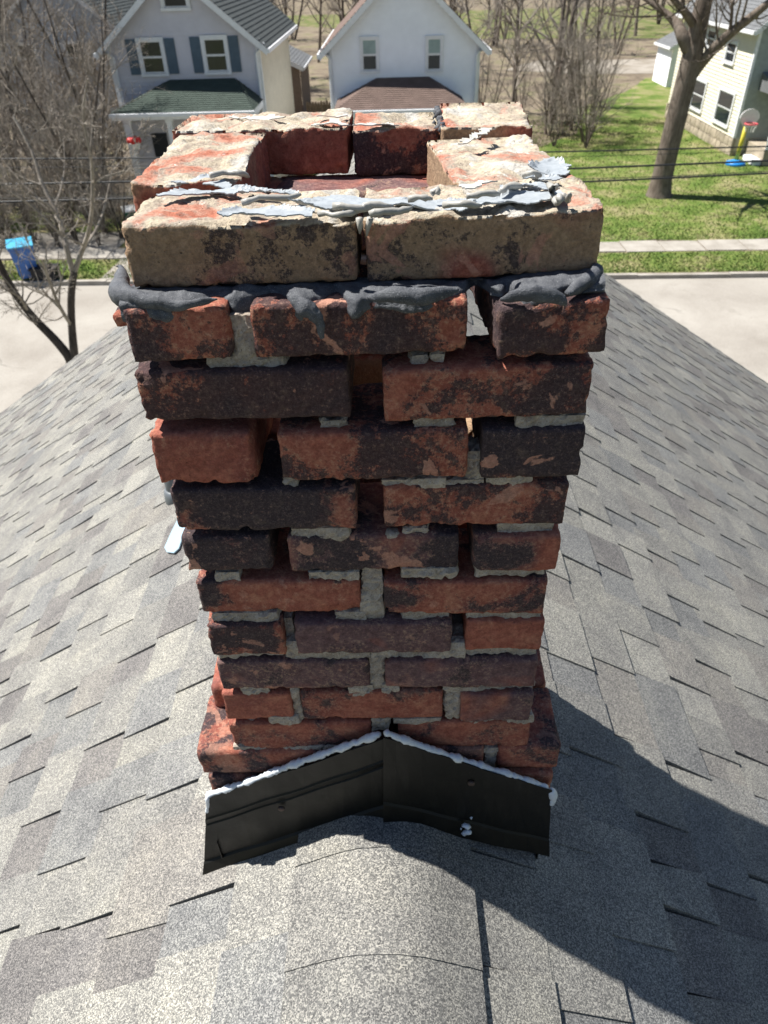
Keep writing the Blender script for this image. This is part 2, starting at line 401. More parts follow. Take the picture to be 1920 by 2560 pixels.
# front face, course by course: (left px, right px, v, hue, char, buff, extra)
O_, D_ = 0, 0
FR = {2: (715, [(272, 495, .30, .62, .05), (543, 1008, .22, .66, 0), (1062, 1303, .38, .72, 0)]),
      3: (850, [(297, 755, .35, .80, .1), (828, 1276, .12, .56, .05)]),
      4: (980, [(331, 548, .03, .33, 0), (602, 1010, .10, .62, .02), (1042, 1261, .75, .80, 0)]),
      5: (1095, [(372, 770, .70, .74, .1), (830, 1223, .22, .58, 0)]),
      6: (1192, [(396, 585, .62, .66, 0), (622, 990, .82, .64, .1), (1023, 1208, .38, .46, 0)]),
      7: (1290, [(429, 779, .28, .52, 0), (830, 1179, .30, .50, 0)]),
      8: (1370, [(447, 611, .25, .56, .05), (636, 976, .92, .48, .05), (1007, 1173, .02, .34, 0)]),
      9: (1450, [(470, 798, .88, .56, .05), (833, 1161, .85, .46, .08)]),
      10: (1522, [(484, 632, .0, .28, 0), (650, 957, .22, .46, 0), (997, 1152, .75, .38, 0)]),
      11: (1590, [(500, 803, .25, .44, 0), (860, 1143, .18, .42, 0)])}
rb = random.Random(5)
SX = {}
for n, (v, bl) in FR.items():
    for j, (a, b, hue, ch, bf) in enumerate(bl):
        dy = rb.uniform(-.004, .005); Y = D0+dy
        x0, x1 = AY(a, v, Y).x, AY(b, v, Y).x
        deep = .2 if (n % 2 == 0 and j != 1) else (.072 if (n, j) in ((3, 1), (5, 1)) else .1)
        z = zb(n)+rb.uniform(-.0015, .0015); ry = 0; rz = rb.uniform(-.012, .012)
        if n == 2 and j == 2: ry = -.045; rz = .05
        if n == 2 and j == 0: ry = -.012
        if n == 3: ry = -.012
        if n == 3 and j == 1: ry = -.022
        if n == 4 and j == 2: ry = -.01
        if n == 2: z -= .0065
        block('brick', x0, x1, Y, Y+deep, z, (zt(n) if n > 2 else z+.049), M['brick'], chim, (hue, ch, bf), rz, ry, z and .005, r=.0028, chip=.010, wob=.0016, fine=.0010)
        SX[(n, j)] = (x0, x1)
p_, q_ = AY(250, 690, .622), AY(335, 655, .622)
block('brick', p_.x, q_.x, .606, .68, p_.z, q_.z, M['brick'], chim, (.4, .7, 0), .1, -.12, .005, r=.003, chip=.01, wob=.003)   # a spalled fragment hanging under the cement
DB = D0+.40                                # outer back plane
def rc_(): return (rb.choice([.05, .2, .35, .6]), rb.uniform(.3, .6), rb.choice([0, 0, .1, .3]))
for n in range(2, 12):                       # the other three walls, seen through the gaps and at the edges
    z = zb(n)-(.0135 if n == 2 else 0); zt2 = GZ-.238; xl = SX[(n, 0)][0]; xr = SX[(n, len(FR[n][1])-1)][1]; xm = (xl+xr)/2; k = dict(step=.012)
    if n % 2 == 0:
        for x0, x1 in ((xl, xl+.1), (xr-.1, xr)):
            if n == 4 and x0 > 0: continue       # fallen out: daylight shows through here
            block('brick', x0+rb.uniform(-.004, .004), x1, D0+.213, DB, z, zt(n), M['brick'], chim, (.08, .25, .55 if x0 > 0 else .2), **k)
        block('brick', xm-(.116 if n == 2 else .1), xm+(.116 if n == 2 else .02 if n in (4, 6) else .1), DB-.1, DB, z, zt(n), M['brick'], chim, rc_(), **k)
    else:
        for x0, x1 in ((xl, xl+.1), (xr-.1, xr)):
            if n == 3 and x0 > 0: x0 = xr-.045
            block('brick', x0+rb.uniform(-.004, .004), x1, D0+.112, D0+.312, z, zt(n), M['brick'], chim, (.08, .25, .55 if x0 > 0 else .2), **k)
        for x0, x1 in (((xl, xm-.058), (xm-.042, .03)) if n == 5 else ((xl, xm-.058), (xm-.042, .03), (.105, xr)) if n == 3 else ((xl, xm-.058), (xm-.042, xr))):
            block('brick', x0, x1, DB-.1, DB, z, zt(n), M['brick_cap' if n in (3, 5, 7) else 'brick'], chim, (.1, .1, .9) if n in (3, 5, 7) else rc_(), **k)
    if n > 6:                               # mortar still bedded in the hidden walls
        for x0, x1, y0, y1 in ((xl+.008, xl+.09, D0+.12, DB-.11), (xr-.09, xr-.008, D0+.12, DB-.11), (xl+.01, xr-.01, DB-.09, DB-.008)):
            block('mortar', x0, x1, y0, y1, zt(n)-.001, zb(n-1)+.001, M['mortar'], chim, None, step=.02)
# top course (1): set back from the one below, tops torn
Y1 = .618
def X1(u, v, Y=Y1): return AY(u, v, Y).x
Z1a, Z1b = GZ-.2310, GZ-.1755
tb = dict(step=.004, r=.0034, chip=.010, fine=.0011, broken=(2, 1, .012))
block('brick', X1(268, 540), X1(772, 540), Y1, Y1+.102, Z1a, Z1b, M['brick_cap'], chim, (.30, .50, .72), -.01, -.012, **tb)
block('brick', X1(789, 540), X1(1297, 540), Y1+.002, Y1+.104, Z1a+.002, Z1b+.003, M['brick_cap'], chim, (.55, .56, .62), .012, -.03, **tb)
block('brick', -.252, -.148, Y1+.108, .963, Z1a+.004, Z1b+.008, M['brick_cap'], chim, (.1, .2, .3), .02, 0, **tb)
block('brick', .054, .172, Y1+.106, .936, Z1a, Z1b+.001, M['brick_cap'], chim, (.25, .22, .8), .09, 0, **tb)
block('brick', -.266, -.050, .966, 1.078, Z1a+.010, Z1b+.011, M['brick_cap'], chim, (.35, .34, .12), -.03, 0, **tb)
block('brick', -.044, .060, .960, 1.072, Z1a+.008, Z1b+.008, M['brick_cap'], chim, (.22, .60, .25), .01, 0, **tb)
block('brick', .066, .174, .942, 1.11, Z1a+.010, Z1b+.012, M['brick_cap'], chim, (.05, .2, .35), -.05, 0, **tb)
# wider base courses
for n in (12, 13, 14, 15, 16):
    z = zb(n); k = dict(step=.007 if n < 14 else .014, r=.006, chip=.005)
    xs = ((430, 722, .34, .52, 0), (740, 1045, .36, .48, 0), (1072, 1206, .28, .48, 0)) if n % 2 == 0 else ((436, 560, .45, .62, .05), (585, 880, .4, .5, 0), (905, 1203, .3, .5, 0))
    for j, (a, b, h_, c_, f_) in enumerate(xs):
        Y = D0+rb.uniform(-.002, .002); x0, x1 = AY(a, 1650, Y).x, AY(b, 1650, Y).x
        block('brick', x0, x1, Y, Y+(.1 if n > 13 or j == 1 else .105), z, z+BH, M['brick'], chim, (h_, c_, f_), rb.uniform(-.006, .006), 0, **k)
    xl, xr = AY(430, 1650, D0).x, AY(1206, 1650, D0).x
    for x0, x1 in ((xl, xl+.1), (xr-.1, xr)):
        for y0, y9 in ((D0+.113, D0+.2), (D0+.212, DB)):
            block('brick', x0, x1, y0, y9, z, z+BH, M['brick'], chim, (.15, .4, .1), rb.uniform(-.01, .01), 0, step=.009)
    block('brick', xl+.11, xr-.11, DB-.1, DB, z, z+BH, M['brick'], chim, (.3, .4, .1), 0, 0, step=.02)
xl = AY(430, 1650, D0).x
block('brick', xl+.012, xl+.11, .66, .86, zb(11)-.004, zb(11)+.05, M['brick'], chim, (.4, .35, .25), .02, 0, step=.008)
# ---- mortar that is left in the front joints: (u0, v0, u1, v1, depth in)
MO = [(500, 682, 548, 790, .012), (446, 768, 614, 800, .01), (886, 766, 925, 794, .012), (932, 766, 958, 784, .012),
      (692, 908, 750, 937, .008), (896, 903, 985, 930, .006), (1116, 898, 1262, 930, .004),
      (607, 1031, 645, 1055, .006), (818, 1035, 960, 1052, .004), (958, 1036, 1048, 1048, .004), (1006, 975, 1045, 1044, .008), (1050, 1012, 1150, 1044, .005),
      (626, 1141, 752, 1162, .004), (868, 1141, 925, 1160, .006), (1072, 1130, 1203, 1156, .003),
      (466, 1236, 520, 1258, .006), (664, 1236, 776, 1256, .003), (780, 1225, 828, 1345, .007), (868, 1228, 985, 1244, .003), (1028, 1224, 1178, 1245, .003),
      (456, 1324, 600, 1344, .003), (724, 1322, 790, 1345, .003), (868, 1320, 975, 1340, .003), (1008, 1316, 1170, 1336, .003),
      (612, 1335, 636, 1380, .012), (614, 1385, 650, 1422, .004), (470, 1400, 612, 1418, .004), (630, 1404, 800, 1424, .004), (800, 1402, 980, 1422, .003), (962, 1388, 1000, 1420, .003), (1000, 1390, 1160, 1414, .003),
      (799, 1420, 832, 1500, .005), (522, 1478, 582, 1498, .002), (756, 1480, 805, 1500, .003), (826, 1478, 860, 1498, .004), (958, 1474, 1156, 1490, .003),
      (634, 1486, 650, 1556, .008), (962, 1484, 996, 1554, .006), (580, 1548, 644, 1562, .003), (800, 1552, 842, 1582, .004), (850, 1552, 955, 1562, .004), (994, 1546, 1150, 1562, .003),
      (505, 1612, 800, 1624, .003), (1046, 1622, 1073, 1660, .004), (500, 1556, 590, 1566, .01), (900, 1616, 1130, 1626, .006), (724, 1632, 738, 1670, .004)]
for u0, v0, u1, v1, dp in MO:
    Y = D0+dp+.001; vm = (v0+v1)/2; um = (u0+u1)/2
    x0, x1 = AY(u0, vm, Y).x, AY(u1, vm, Y).x; za, zc = AY(um, v1, Y).z, AY(um, v0, Y).z
    block('mortar', x0, x1, Y, Y+(.03 if u0 == 1006 else .07), za, zc, M['mortar'], chim, None, 0, 0, .004, r=.001, wob=.0065, chip=.003, fine=.0028, flat=True)
pb = AY(848, 1155, D0+.012)
V, F = rough_block((.016, .014, .013), 77, .003, r=.006); mk('mortar', V, F, M['mortar'], chim, True, pb)  # a pebble resting in the joint, sharing the mortar name and material
# ---- roofing cement squeezed out under the top course
def blob(name, balls, mat, parent, res=.0035, seed=3, amp=.0016):
    mbd = bpy.data.metaballs.new(name); mbd.resolution = res; mbd.render_resolution = res; mbd.threshold = .5
    ob = bpy.data.objects.new(name+'_source', mbd); C.objects.link(ob)
    o0 = Vector(balls[0][0])
    for p, r in balls:
        e = mbd.elements.new(); e.co = Vector(p)-o0
        if hasattr(r, '__len__'):
            e.type = 'ELLIPSOID'; e.radius = 1.7*max(r); m = max(r); e.size_x, e.size_y, e.size_z = [max(.05, q/m) for q in r]
        else: e.radius = r*1.7
    dg = bpy.context.evaluated_depsgraph_get(); dg.update()
    me = bpy.data.meshes.new_from_object(ob.evaluated_get(dg)); bpy.data.objects.remove(ob); bpy.data.metaballs.remove(mbd)
    n = len(me.vertices); co = np.zeros(n*3); me.vertices.foreach_get('co', co); no = np.zeros(n*3); me.vertices.foreach_get('normal', no)
    co = co.reshape(-1, 3); no = no.reshape(-1, 3)
    co = co+no*(amp*fbm(co*75, seed, 3)+amp*.4*vn(co*320, seed+4))[:, None]
    me.vertices.foreach_set('co', co.ravel()); me.materials.clear(); me.materials.append(mat)
    me.polygons.foreach_set('use_smooth', [True]*len(me.polygons)); me.update()
    o = bpy.data.objects.new(name, me); link(o, parent); o.location = o0
    return o
rt = random.Random(21)
def cement_sheet():
    # a smeared sheet on the ledge: it runs from under the top course to a torn lip that sags over the course below
    nu, prof = 300, 22; V = []
    us = np.linspace(262, 1298, nu); xs = np.array([AY(u, 640, .60).x for u in us])
    lipn = fbm(np.stack([xs*26, xs*0, xs*0+1.5], 1), 31, 4); hang = fbm(np.stack([xs*34, xs*0, xs*0+7.5], 1), 37, 4)
    for i, u in enumerate(us):
        yf = .598+.013*lipn[i]; hg = .002+.006*max(0, hang[i]); th = .003
        for c, w, dy, dh in ((268, 40, -.006, .006), (350, 80, -.008, .006), (520, 26, .004, .022), (650, 36, -.014, .010), (765, 36, -.012, .008), (880, 90, -.014, .004), (1160, 70, -.012, .004)):
            f = math.exp(-((u-c)/w)**2*1.6); yf += dy*f; hg += dh*f; th += .002*f
        for c, w in ((462, 30), (585, 34), (725, 20), (1035, 40), (1100, 14)): yf += .016*math.exp(-((u-c)/w)**2)
        if 1005 < u < 1062: yf += .022*math.sin((u-1005)/57*math.pi); hg *= .3
        z0 = GZ-.2385+(.010*max(0, (u-1050)/250))+(-.001 if u < 500 else 0)
        P = [(.634, z0+.006)]
        for k in range(8): t = k/8; P.append((.628-(.628-yf-.004)*t, z0+.0035+th*(.55+.45*math.sin(t*3.1))))
        for k in range(6): a_ = k/5*math.pi/2; P.append((yf+.004-.004*math.sin(a_), z0-.001+(th+.002)*math.cos(a_)))
        yh = min(yf, .5805)
        for k in range(4): t = (k+1)/4; P.append((yf+(.0005 if yf > .585 else 0)-.002*math.sin(t*3.1), z0-.001-hg*t))
        P.append((yf+.004, z0-hg*1.0)); P.append((yf+.012, z0-hg*.6)); P.append((yf+.02, z0-.001))
        prof = len(P)
        V += [(xs[i], y, z) for y, z in P]
    V = np.array(V); n = fbm(V*np.array([60, 90, 90]), 41, 4); m = vn(V*240, 45)
    V[:, 1] -= .0030*n+.0006*m; V[:, 2] += .0026*fbm(V*70+5, 47, 4)+.0006*m
    F = [(i*prof+k, i*prof+k+1, (i+1)*prof+k+1, (i+1)*prof+k) for i in range(nu-1) for k in range(prof-1)]
    return mk('roofing_cement', V, F, M['tar'], chim, True)
cement_sheet()
def cement_lens(pts, sy, seed, flat=.9):
    # a swollen lip or drip: a tapering rounded tube, flattened against the bricks
    P = [AY(u, v, Y) for u, v, Y, r in pts]; RR = [r*.78 for *_, r in pts]; PP, R2 = [], []
    for i in range(len(P)-1):
        p0, p1, p2, p3 = P[max(i-1, 0)], P[i], P[i+1], P[min(i+2, len(P)-1)]
        for k in range(7):
            t = k/7; PP.append(.5*((2*p1)+(p2-p0)*t+(2*p0-5*p1+4*p2-p3)*t*t+(3*p1-p0-3*p2+p3)*t**3)); R2.append(RR[i]+(RR[i+1]-RR[i])*(t*t*(3-2*t)))
    PP.append(P[-1]); R2.append(RR[-1])
    m = MB(); m.tube(PP, R2, 18); V = np.array([tuple(v) for v in m.V]); c = np.repeat(np.array([tuple(p) for p in PP]), 18, 0)
    V[:, 1] = c[:, 1]+(V[:, 1]-c[:, 1])*sy
    nrm = V-c; V = V+nrm*(.30*fbm(V*70, seed, 4)+.10*vn(V*300, seed+2))[:, None]+np.stack([0*V[:, 0], .0018*vn(V*90, seed+5), .0022*fbm(V*55, seed+6, 3)], 1)
    return mk('roofing_cement', V, m.F, M['tar'], chim, True)
cement_lens([(252, 578, .668, .001), (262, 583, .664, .004), (262, 605, .64, .009), (262, 632, .612, .013), (290, 646, .598, .012), (335, 653, .589, .009), (385, 659, .585, .007), (430, 654, .586, .0045), (470, 648, .588, .001)], .75, 61)
cement_lens([(628, 648, .590, .002), (640, 652, .583, .008), (660, 666, .579, .011), (680, 682, .5775, .009), (692, 700, .577, .0055), (694, 716, .577, .004), (696, 732, .5772, .0025)], .6, 67)
cement_lens([(795, 640, .586, .002), (820, 640, .580, .007), (860, 639, .576, .010), (905, 641, .575, .010), (950, 635, .578, .0075), (990, 628, .584, .002)], .7, 71)
cement_lens([(1082, 645, .588, .002), (1110, 640, .581, .007), (1150, 633, .577, .009), (1190, 640, .576, .009), (1212, 648, .577, .007), (1222, 660, .578, .002)], .65, 73)
cement_lens([(1225, 632, .584, .004), (1250, 617, .592, .009), (1275, 603, .602, .010), (1287, 588, .616, .009), (1288, 574, .632, .003)], .8, 79)
blob('roofing_cement', [(Vector((.064, .945+i*.013, Z1b+.002+.0015*(i % 3)-(.012 if i == 0 else 0)+(.004 if i > 6 else 0))), .0042+.0014*(i % 2)) for i in range(11)]+[(Vector((.064+.007*(-1)**i, .955+i*.016, Z1b+.003)), .003) for i in range(7)], M['tar'], chim, .003, 8, .002)
# ---- torn sealant skin lying on the top course
ZT = Z1b
def topz(x, y): return ZT+.001+.006*vn(np.array([[x*30, y*30, 2.2]]), 5)[0]
def skin(name, strokes, mat, parent, cell=.0017, seed=1, lift=.004, thick=.0011):
    pts = np.array([p[:2] for s in strokes for p in s]); lo = pts.min(0)-.03; hi = pts.max(0)+.03
    nx, ny = ((hi-lo)/cell).astype(int); gx, gy = np.meshgrid(lo[0]+np.arange(nx+1)*cell, lo[1]+np.arange(ny+1)*cell, indexing='ij')
    d = np.full(gx.shape, 1e9)
    for s in strokes:
        for (x0, y0, w0), (x1, y1, w1) in zip(s[:-1], s[1:]):
            dx, dy = x1-x0, y1-y0; t = np.clip(((gx-x0)*dx+(gy-y0)*dy)/(dx*dx+dy*dy+1e-12), 0, 1)
            d = np.minimum(d, np.hypot(gx-x0-t*dx, gy-y0-t*dy)-(w0+(w1-w0)*t))
    G = np.stack([gx.ravel()*90, gy.ravel()*140, gx.ravel()*0+seed], 1)
    d = d+(.0065*fbm(G, seed, 4)+.003*np.abs(fbm(G*3.1, seed+9, 2))).reshape(gx.shape)
    ins = d < 0; cellm = ins[:-1, :-1] & ins[1:, :-1] & ins[1:, 1:] & ins[:-1, 1:]
    base = ZT+.0035+.005*fbm(np.stack([gx.ravel()*25, gy.ravel()*40, gx.ravel()*0+4], 1), 5, 3)
    curl = lift*np.clip(fbm(np.stack([gx.ravel()*60, gy.ravel()*60, gx.ravel()*0+7], 1), seed+3, 3)+.2, 0, 1)*np.clip(1+d.ravel()/.007, 0, 1)
    z = base+curl; N = gx.size; idx = np.arange(N).reshape(gx.shape)
    T = np.stack([gx.ravel(), gy.ravel(), z+thick], 1); Bt = np.stack([gx.ravel(), gy.ravel(), z], 1); V = np.concatenate([T, Bt])
    a, b, c, e = idx[:-1, :-1][cellm], idx[1:, :-1][cellm], idx[1:, 1:][cellm], idx[:-1, 1:][cellm]
    F = [np.stack([a, b, c, e], 1), np.stack([e, c, b, a], 1)+N]
    pad = np.pad(cellm, 1)
    for (di, dj, p, q) in ((-1, 0, (0, 0), (0, 1)), (1, 0, (1, 1), (1, 0)), (0, -1, (1, 0), (0, 0)), (0, 1, (0, 1), (1, 1))):
        e_ = cellm & ~pad[1+di:1+di+cellm.shape[0], 1+dj:1+dj+cellm.shape[1]]
        I, J = np.nonzero(e_); p1 = idx[I+p[0], J+p[1]]; p2 = idx[I+q[0], J+q[1]]
        F.append(np.stack([p1, p2, p2+N, p1+N], 1))
    F = np.concatenate(F); used = np.unique(F); rem = -np.ones(2*N, int); rem[used] = np.arange(len(used))
    return mk(name, V[used], rem[F], mat, parent, False)
def T(u, v, w): p = AZ(u, v, ZT+.005); return (p.x, p.y, w)
skin('sealant_skin', [[T(475, 463, 0.0050), T(520, 457, 0.0099), T(600, 458, 0.0116), T(660, 462, 0.0083)], [T(640, 440, 0.0066), T(700, 440, 0.0198), T(760, 437, 0.0198), T(830, 438, 0.0165), T(900, 436, 0.0148), T(990, 437, 0.0148)],
                      [T(350, 422, 0.0066), T(420, 415, 0.0099), T(480, 412, 0.0083), T(560, 412, 0.0066), T(640, 418, 0.0050)], [T(390, 392, 0.0083), T(440, 385, 0.0116), T(470, 395, 0.0099), T(500, 410, 0.0066)]], M['caulk'], chim, .0016, 3, .006)
skin('sealant_skin', [[T(960, 437, 0.0099), T(1050, 432, 0.0182), T(1140, 427, 0.0198), T(1190, 425, 0.0132)], [T(1100, 405, 0.0083), T(1140, 400, 0.0116), T(1180, 405, 0.0132)], [T(1165, 362, 0.0132), T(1195, 352, 0.0165), T(1205, 365, 0.0132)], [T(1140, 385, 0.0050), T(1190, 385, 0.0099)]], M['caulk'], chim, .0016, 9, .007)
M['lime'] = caulk_mat('lime_mortar_smear', (.42, .40, .35), (.58, .56, .51))
def T2(u, v, w): p = AZ(u, v, ZT+.008); return (p.x, p.y, w)
ZT += .006
skin('mortar_smear', [[T2(500, 247, .006), T2(560, 250, .008), T2(610, 249, .006)]], M['lime'], chim, .003, 15, .004)
skin('mortar_smear', [[T2(660, 265, .004), T2(720, 256, .01), T2(752, 262, .008)], [T2(690, 246, .003), T2(745, 244, .006)]], M['lime'], chim, .003, 17, .003)
skin('mortar_smear', [[T2(770, 262, .008), T2(830, 258, .008), T2(860, 262, .004)]], M['lime'], chim, .003, 18, .003)
skin('mortar_smear', [[T2(990, 300, .004), T2(1030, 285, .008), T2(1060, 272, .006)]], M['lime'], chim, .003, 19, .003)
skin('mortar_smear', [[T2(1010, 392, .006), T2(1060, 385, .008)]], M['lime'], chim, .0025, 20, .003)
ZT -= .006
def worm(pts, r):
    P = []
    for a, b in zip(pts[:-1], pts[1:]):
        for t in (0, .33, .66): P.append(a.lerp(b, t)+Vector((rw.uniform(-1, 1), rw.uniform(-1, 1), rw.uniform(-.6, .6)))*r*.35)
    P.append(pts[-1]); m = MB(); m.tube(P, [r*rw.uniform(.75, 1.2) for _ in P[:-1]]+[r*.4], 8); return m
rw = random.Random(4)
def TP3(u, v, h=.008): return AZ(u, v, ZT+h)
WORMS = [[(455, 378, .012), (490, 372, .012), (520, 374, .012), (538, 382, .006)], [(520, 440, .008), (560, 425, .012), (620, 428, .008), (650, 420, .008)], [(690, 460, .006), (730, 466, .006), (770, 455, .008), (800, 440, .012), (850, 446, .008)],
         [(800, 462, .008), (830, 455, .010), (860, 458, .007), (890, 448, .008)], [(880, 430, .010), (910, 425, .012), (935, 430, .010)], [(930, 418, .012), (945, 408, .016), (950, 420, .012)], [(1010, 425, .012), (1040, 418, .014), (1080, 420, .010)],
         [(1080, 412, .010), (1100, 400, .012), (1130, 402, .010)], [(1195, 425, .012), (1202, 438, .010), (1212, 432, .016), (1205, 420, .018)], [(1215, 420, .012), (1225, 432, .008), (1230, 418, .016)], [(1185, 400, .010), (1195, 410, .018), (1202, 398, .014)],
         [(1130, 378, .01), (1150, 372, .014), (1170, 380, .01)], [(960, 444, .008), (1000, 440, .012), (1040, 444, .008)], [(720, 444, .012), (770, 450, .010), (820, 449, .008)]]
for w in WORMS: worm([TP3(*p) for p in w], .0027).build('sealant_bead', M['bead'], chim, True)
for pts in ([(776, 470, .004), (778, 490, -.012), (777, 505, -.02)], [(800, 470, .004), (795, 490, -.012), (792, 510, -.02)]):
    P = [Vector((AY(u, v, Y1-.002).x, Y1-.003+i*.0005, AY(u, v, Y1-.002).z)) for i, (u, v, h) in enumerate(pts)]
    m = MB(); m.tube(P, [.0030, .0024, .0006], 8); m.build('sealant_bead', M['bead'], chim, True)
blob('sealant_bead', [(AY(u, v, .5835), (.0046, .0016, .0028)) for u, v in ((750, 672), (757, 678), (764, 674), (771, 679), (778, 672), (785, 668), (791, 662), (797, 657), (762, 684), (755, 683))], M['bead'], chim, .0016, 31, .0016)
# ================================================================== FLASHING
fl = thing('chimney_flashing', 'black metal flashing with peaked white caulked top edge at the chimney foot', 'flashing', (CX, .57, GZ-1.05))
def panel(name, tl, tr, br, bl_, Y, bands, nx=14):
    # bands: (fraction down, push forward); both edges taken from the sheet's four corners
    a, b, c, d = [AY(*p, Y) for p in (tl, tr, br, bl_)]; V = []; F = []; th = .0014
    rows = bands
    for f, push in rows:
        for i in range(nx+1):
            t = i/nx; p = a.lerp(b, t).lerp(d.lerp(c, t), f); V.append((p.x, p.y-push+.0008*math.sin(i*1.3+f*5)+.0007*math.sin(i*.5), p.z))
    m = nx+1; n = len(V); V += [(x, y+th, z) for x, y, z in V]
    for j in range(len(rows)-1):
        for i in range(nx):
            q = (j*m+i, (j+1)*m+i, (j+1)*m+i+1, j*m+i+1); F.append(q); F.append(tuple(k+n for k in q[::-1]))
    for i in range(nx):
        F += [(i, i+1, i+1+n, i+n), ((len(rows)-1)*m+i, n+(len(rows)-1)*m+i, n+(len(rows)-1)*m+i+1, (len(rows)-1)*m+i+1)]
    for j in range(len(rows)-1):
        F += [(j*m, j*m+n, (j+1)*m+n, (j+1)*m), (j*m+nx, (j+1)*m+nx, (j+1)*m+nx+n, j*m+nx+n)]
    return mk(name, V, F, M['metal'], fl)
panel('metal_panel', (446, 1722), (832, 1590), (832, 1756), (441, 1876), .572, [(0, .004), (.25, .004), (.262, .006), (.37, -.001), (.38, .001), (.86, .002), (.875, .006), (1, .016)])
panel('metal_panel', (828, 1590), (1192, 1704), (1184, 1832), (828, 1756), .567, [(0, .003), (.3, .002), (.8, .003), (.82, .006), (1, .014)])
for sd_, xx in ((-1, AY(444, 1722, .572).x-.003), (1, AY(1190, 1704, .567).x+.002)):
    p0 = .566; m = MB(); sl = abs(xx-RX)*SL
    zr = RZ-sl
    m.box(min(xx, xx+sd_*.0015), max(xx, xx+sd_*.0015), p0, DB+.05, zr-.04, zr+.075)
    m.build('side_panel', M['metal'], fl)
def bead(pts, r, seed, n=8, name='caulk_bead'):
    rr_ = random.Random(seed); P = []; RR = []
    for a, b in zip(pts[:-1], pts[1:]):
        k = max(2, int((b-a).length/.0035))
        for i in range(k): P.append(a.lerp(b, i/k)); RR.append(r*(1+.22*math.sin(len(P)*.55+seed)+rr_.uniform(-.16, .16)))
    P = [p+Vector((0, rr_.uniform(-.0006, .0006), rr_.uniform(-.0012, .0012))) for p in P]
    RR[0] *= .4; RR[-1] *= .4
    m = MB(); m.tube(P, RR, n); return m.build(name, M['white_caulk'], fl, True)
bead([AY(u, v, .574) for u, v in ((446, 1719), (520, 1694), (600, 1664), (680, 1635), (760, 1607), (828, 1583))], .0050, 1)
bead([AY(u, v, .570) for u, v in ((830, 1582), (880, 1600), (950, 1625), (1030, 1652), (1110, 1676), (1188, 1703))], .0050, 2)
bead([AY(u, v, .568) for u, v in ((1190, 1704), (1195, 1722), (1190, 1742))], .0055, 5)
bead([AY(u, v, .567) for u, v in ((447, 1722), (449, 1740), (446, 1758))], .0028, 6)
blob('caulk_dab', [(AY(1000, 1782, .553), .004), (AY(1010, 1786, .552), .005), (AY(1012, 1797, .551), .005), (AY(1002, 1800, .551), .0045), (AY(1018, 1768, .555), .003), (AY(996, 1790, .552), .003)], M['white_caulk'], fl, .002, 41, .0016)
M['screw'] = plain('rusty_screw_head', (.09, .06, .05), .6, metal=.3)
for u, v, Y in ((1018, 1690, .5635), (608, 1745, .5665)):
    p = AY(u, v, Y); m = MB(); m.tube([p, p+Vector((0, -.003, 0)), p+Vector((0, -.0042, 0))], [.0055, .005, .003], 10); m.build('screw', M['screw'], fl, True)
# ================================================================== VENT PIPE AND STRIP ON THE LEFT SLOPE
M['grey_metal'] = plain('grey_painted_metal', (.12, .135, .15), .45, .1, spec=.5); M['pale_blue'] = plain('pale_blue_metal', (.30, .41, .48), .4, .05, spec=.5)
vp = ASL(372, 1092, -1); vp = vp+Vector((.014, .05, .032))
vent = thing('vent_pipe', 'grey plumbing vent pipe with collar on the left roof slope behind the chimney', 'vent pipe', vp)
m = MB(); m.tube([vp+Vector((0, 0, z)) for z in (-.09, -.01, .005, .012)], [.052, .05, .046, .040], 24); m.build('collar', M['grey_metal'], vent, True)
m = MB(); m.tube([vp+Vector((0, 0, z)) for z in (-.05, .05, .115, .117)], [.039, .039, .039, .033], 24); m.build('pipe', M['grey_metal'], vent, True)
m = MB(); c = [ASL(u, v, -1, .012) for u, v in ((362, 1194), (377, 1196), (388, 1186), (410, 1120), (388, 1118), (372, 1150), (357, 1184))]
m.prism(c, Vector((-SI, 0, CO))*.004)
tag(m.build('metal_strip', M['pale_blue']), 'narrow pale blue metal strip with rounded end on the shingles left of the chimney', 'metal strip')
# ================================================================== GROUND, STREET, YARDS
KS = -.028                                  # the street runs a little askew to the roof
def kerb_y(x): return 20.42+KS*x
def sheet(name, pts, z, mat, sub=None):
    return mk(name, [(x, y, z) for x, y in pts], [tuple(range(len(pts)))], mat)
def ground_mat(name, stops, scale, fine, bump=.5):
    k = NT(name); p = k.P(); a = k.noise(p, scale, 6, .65, .3); b = k.noise(p, fine, 4, .7)
    f = k.math('ADD', k.math('MULTIPLY', a, .7), k.math('MULTIPLY', b, .3))
    return k.done(k.ramp(f, stops), .95, k.bump(b, bump, .05), 0, .15)
M['litter'] = ground_mat('leaf_litter', [(.36, (.075, .058, .042)), (.46, (.15, .12, .088)), (.53, (.22, .18, .13)), (.6, (.12, .12, .055)), (.68, (.28, .235, .175))], .5, 7)
M['lawn'] = ground_mat('lawn', [(.36, (.055, .095, .018)), (.45, (.095, .145, .028)), (.51, (.15, .18, .05)), (.57, (.22, .205, .095)), (.66, (.27, .235, .135))], .7, 9)
M['dry_lawn'] = ground_mat('thin_lawn', [(.34, (.05, .085, .02)), (.46, (.10, .13, .035)), (.54, (.17, .15, .075)), (.64, (.25, .21, .14))], .7, 8)
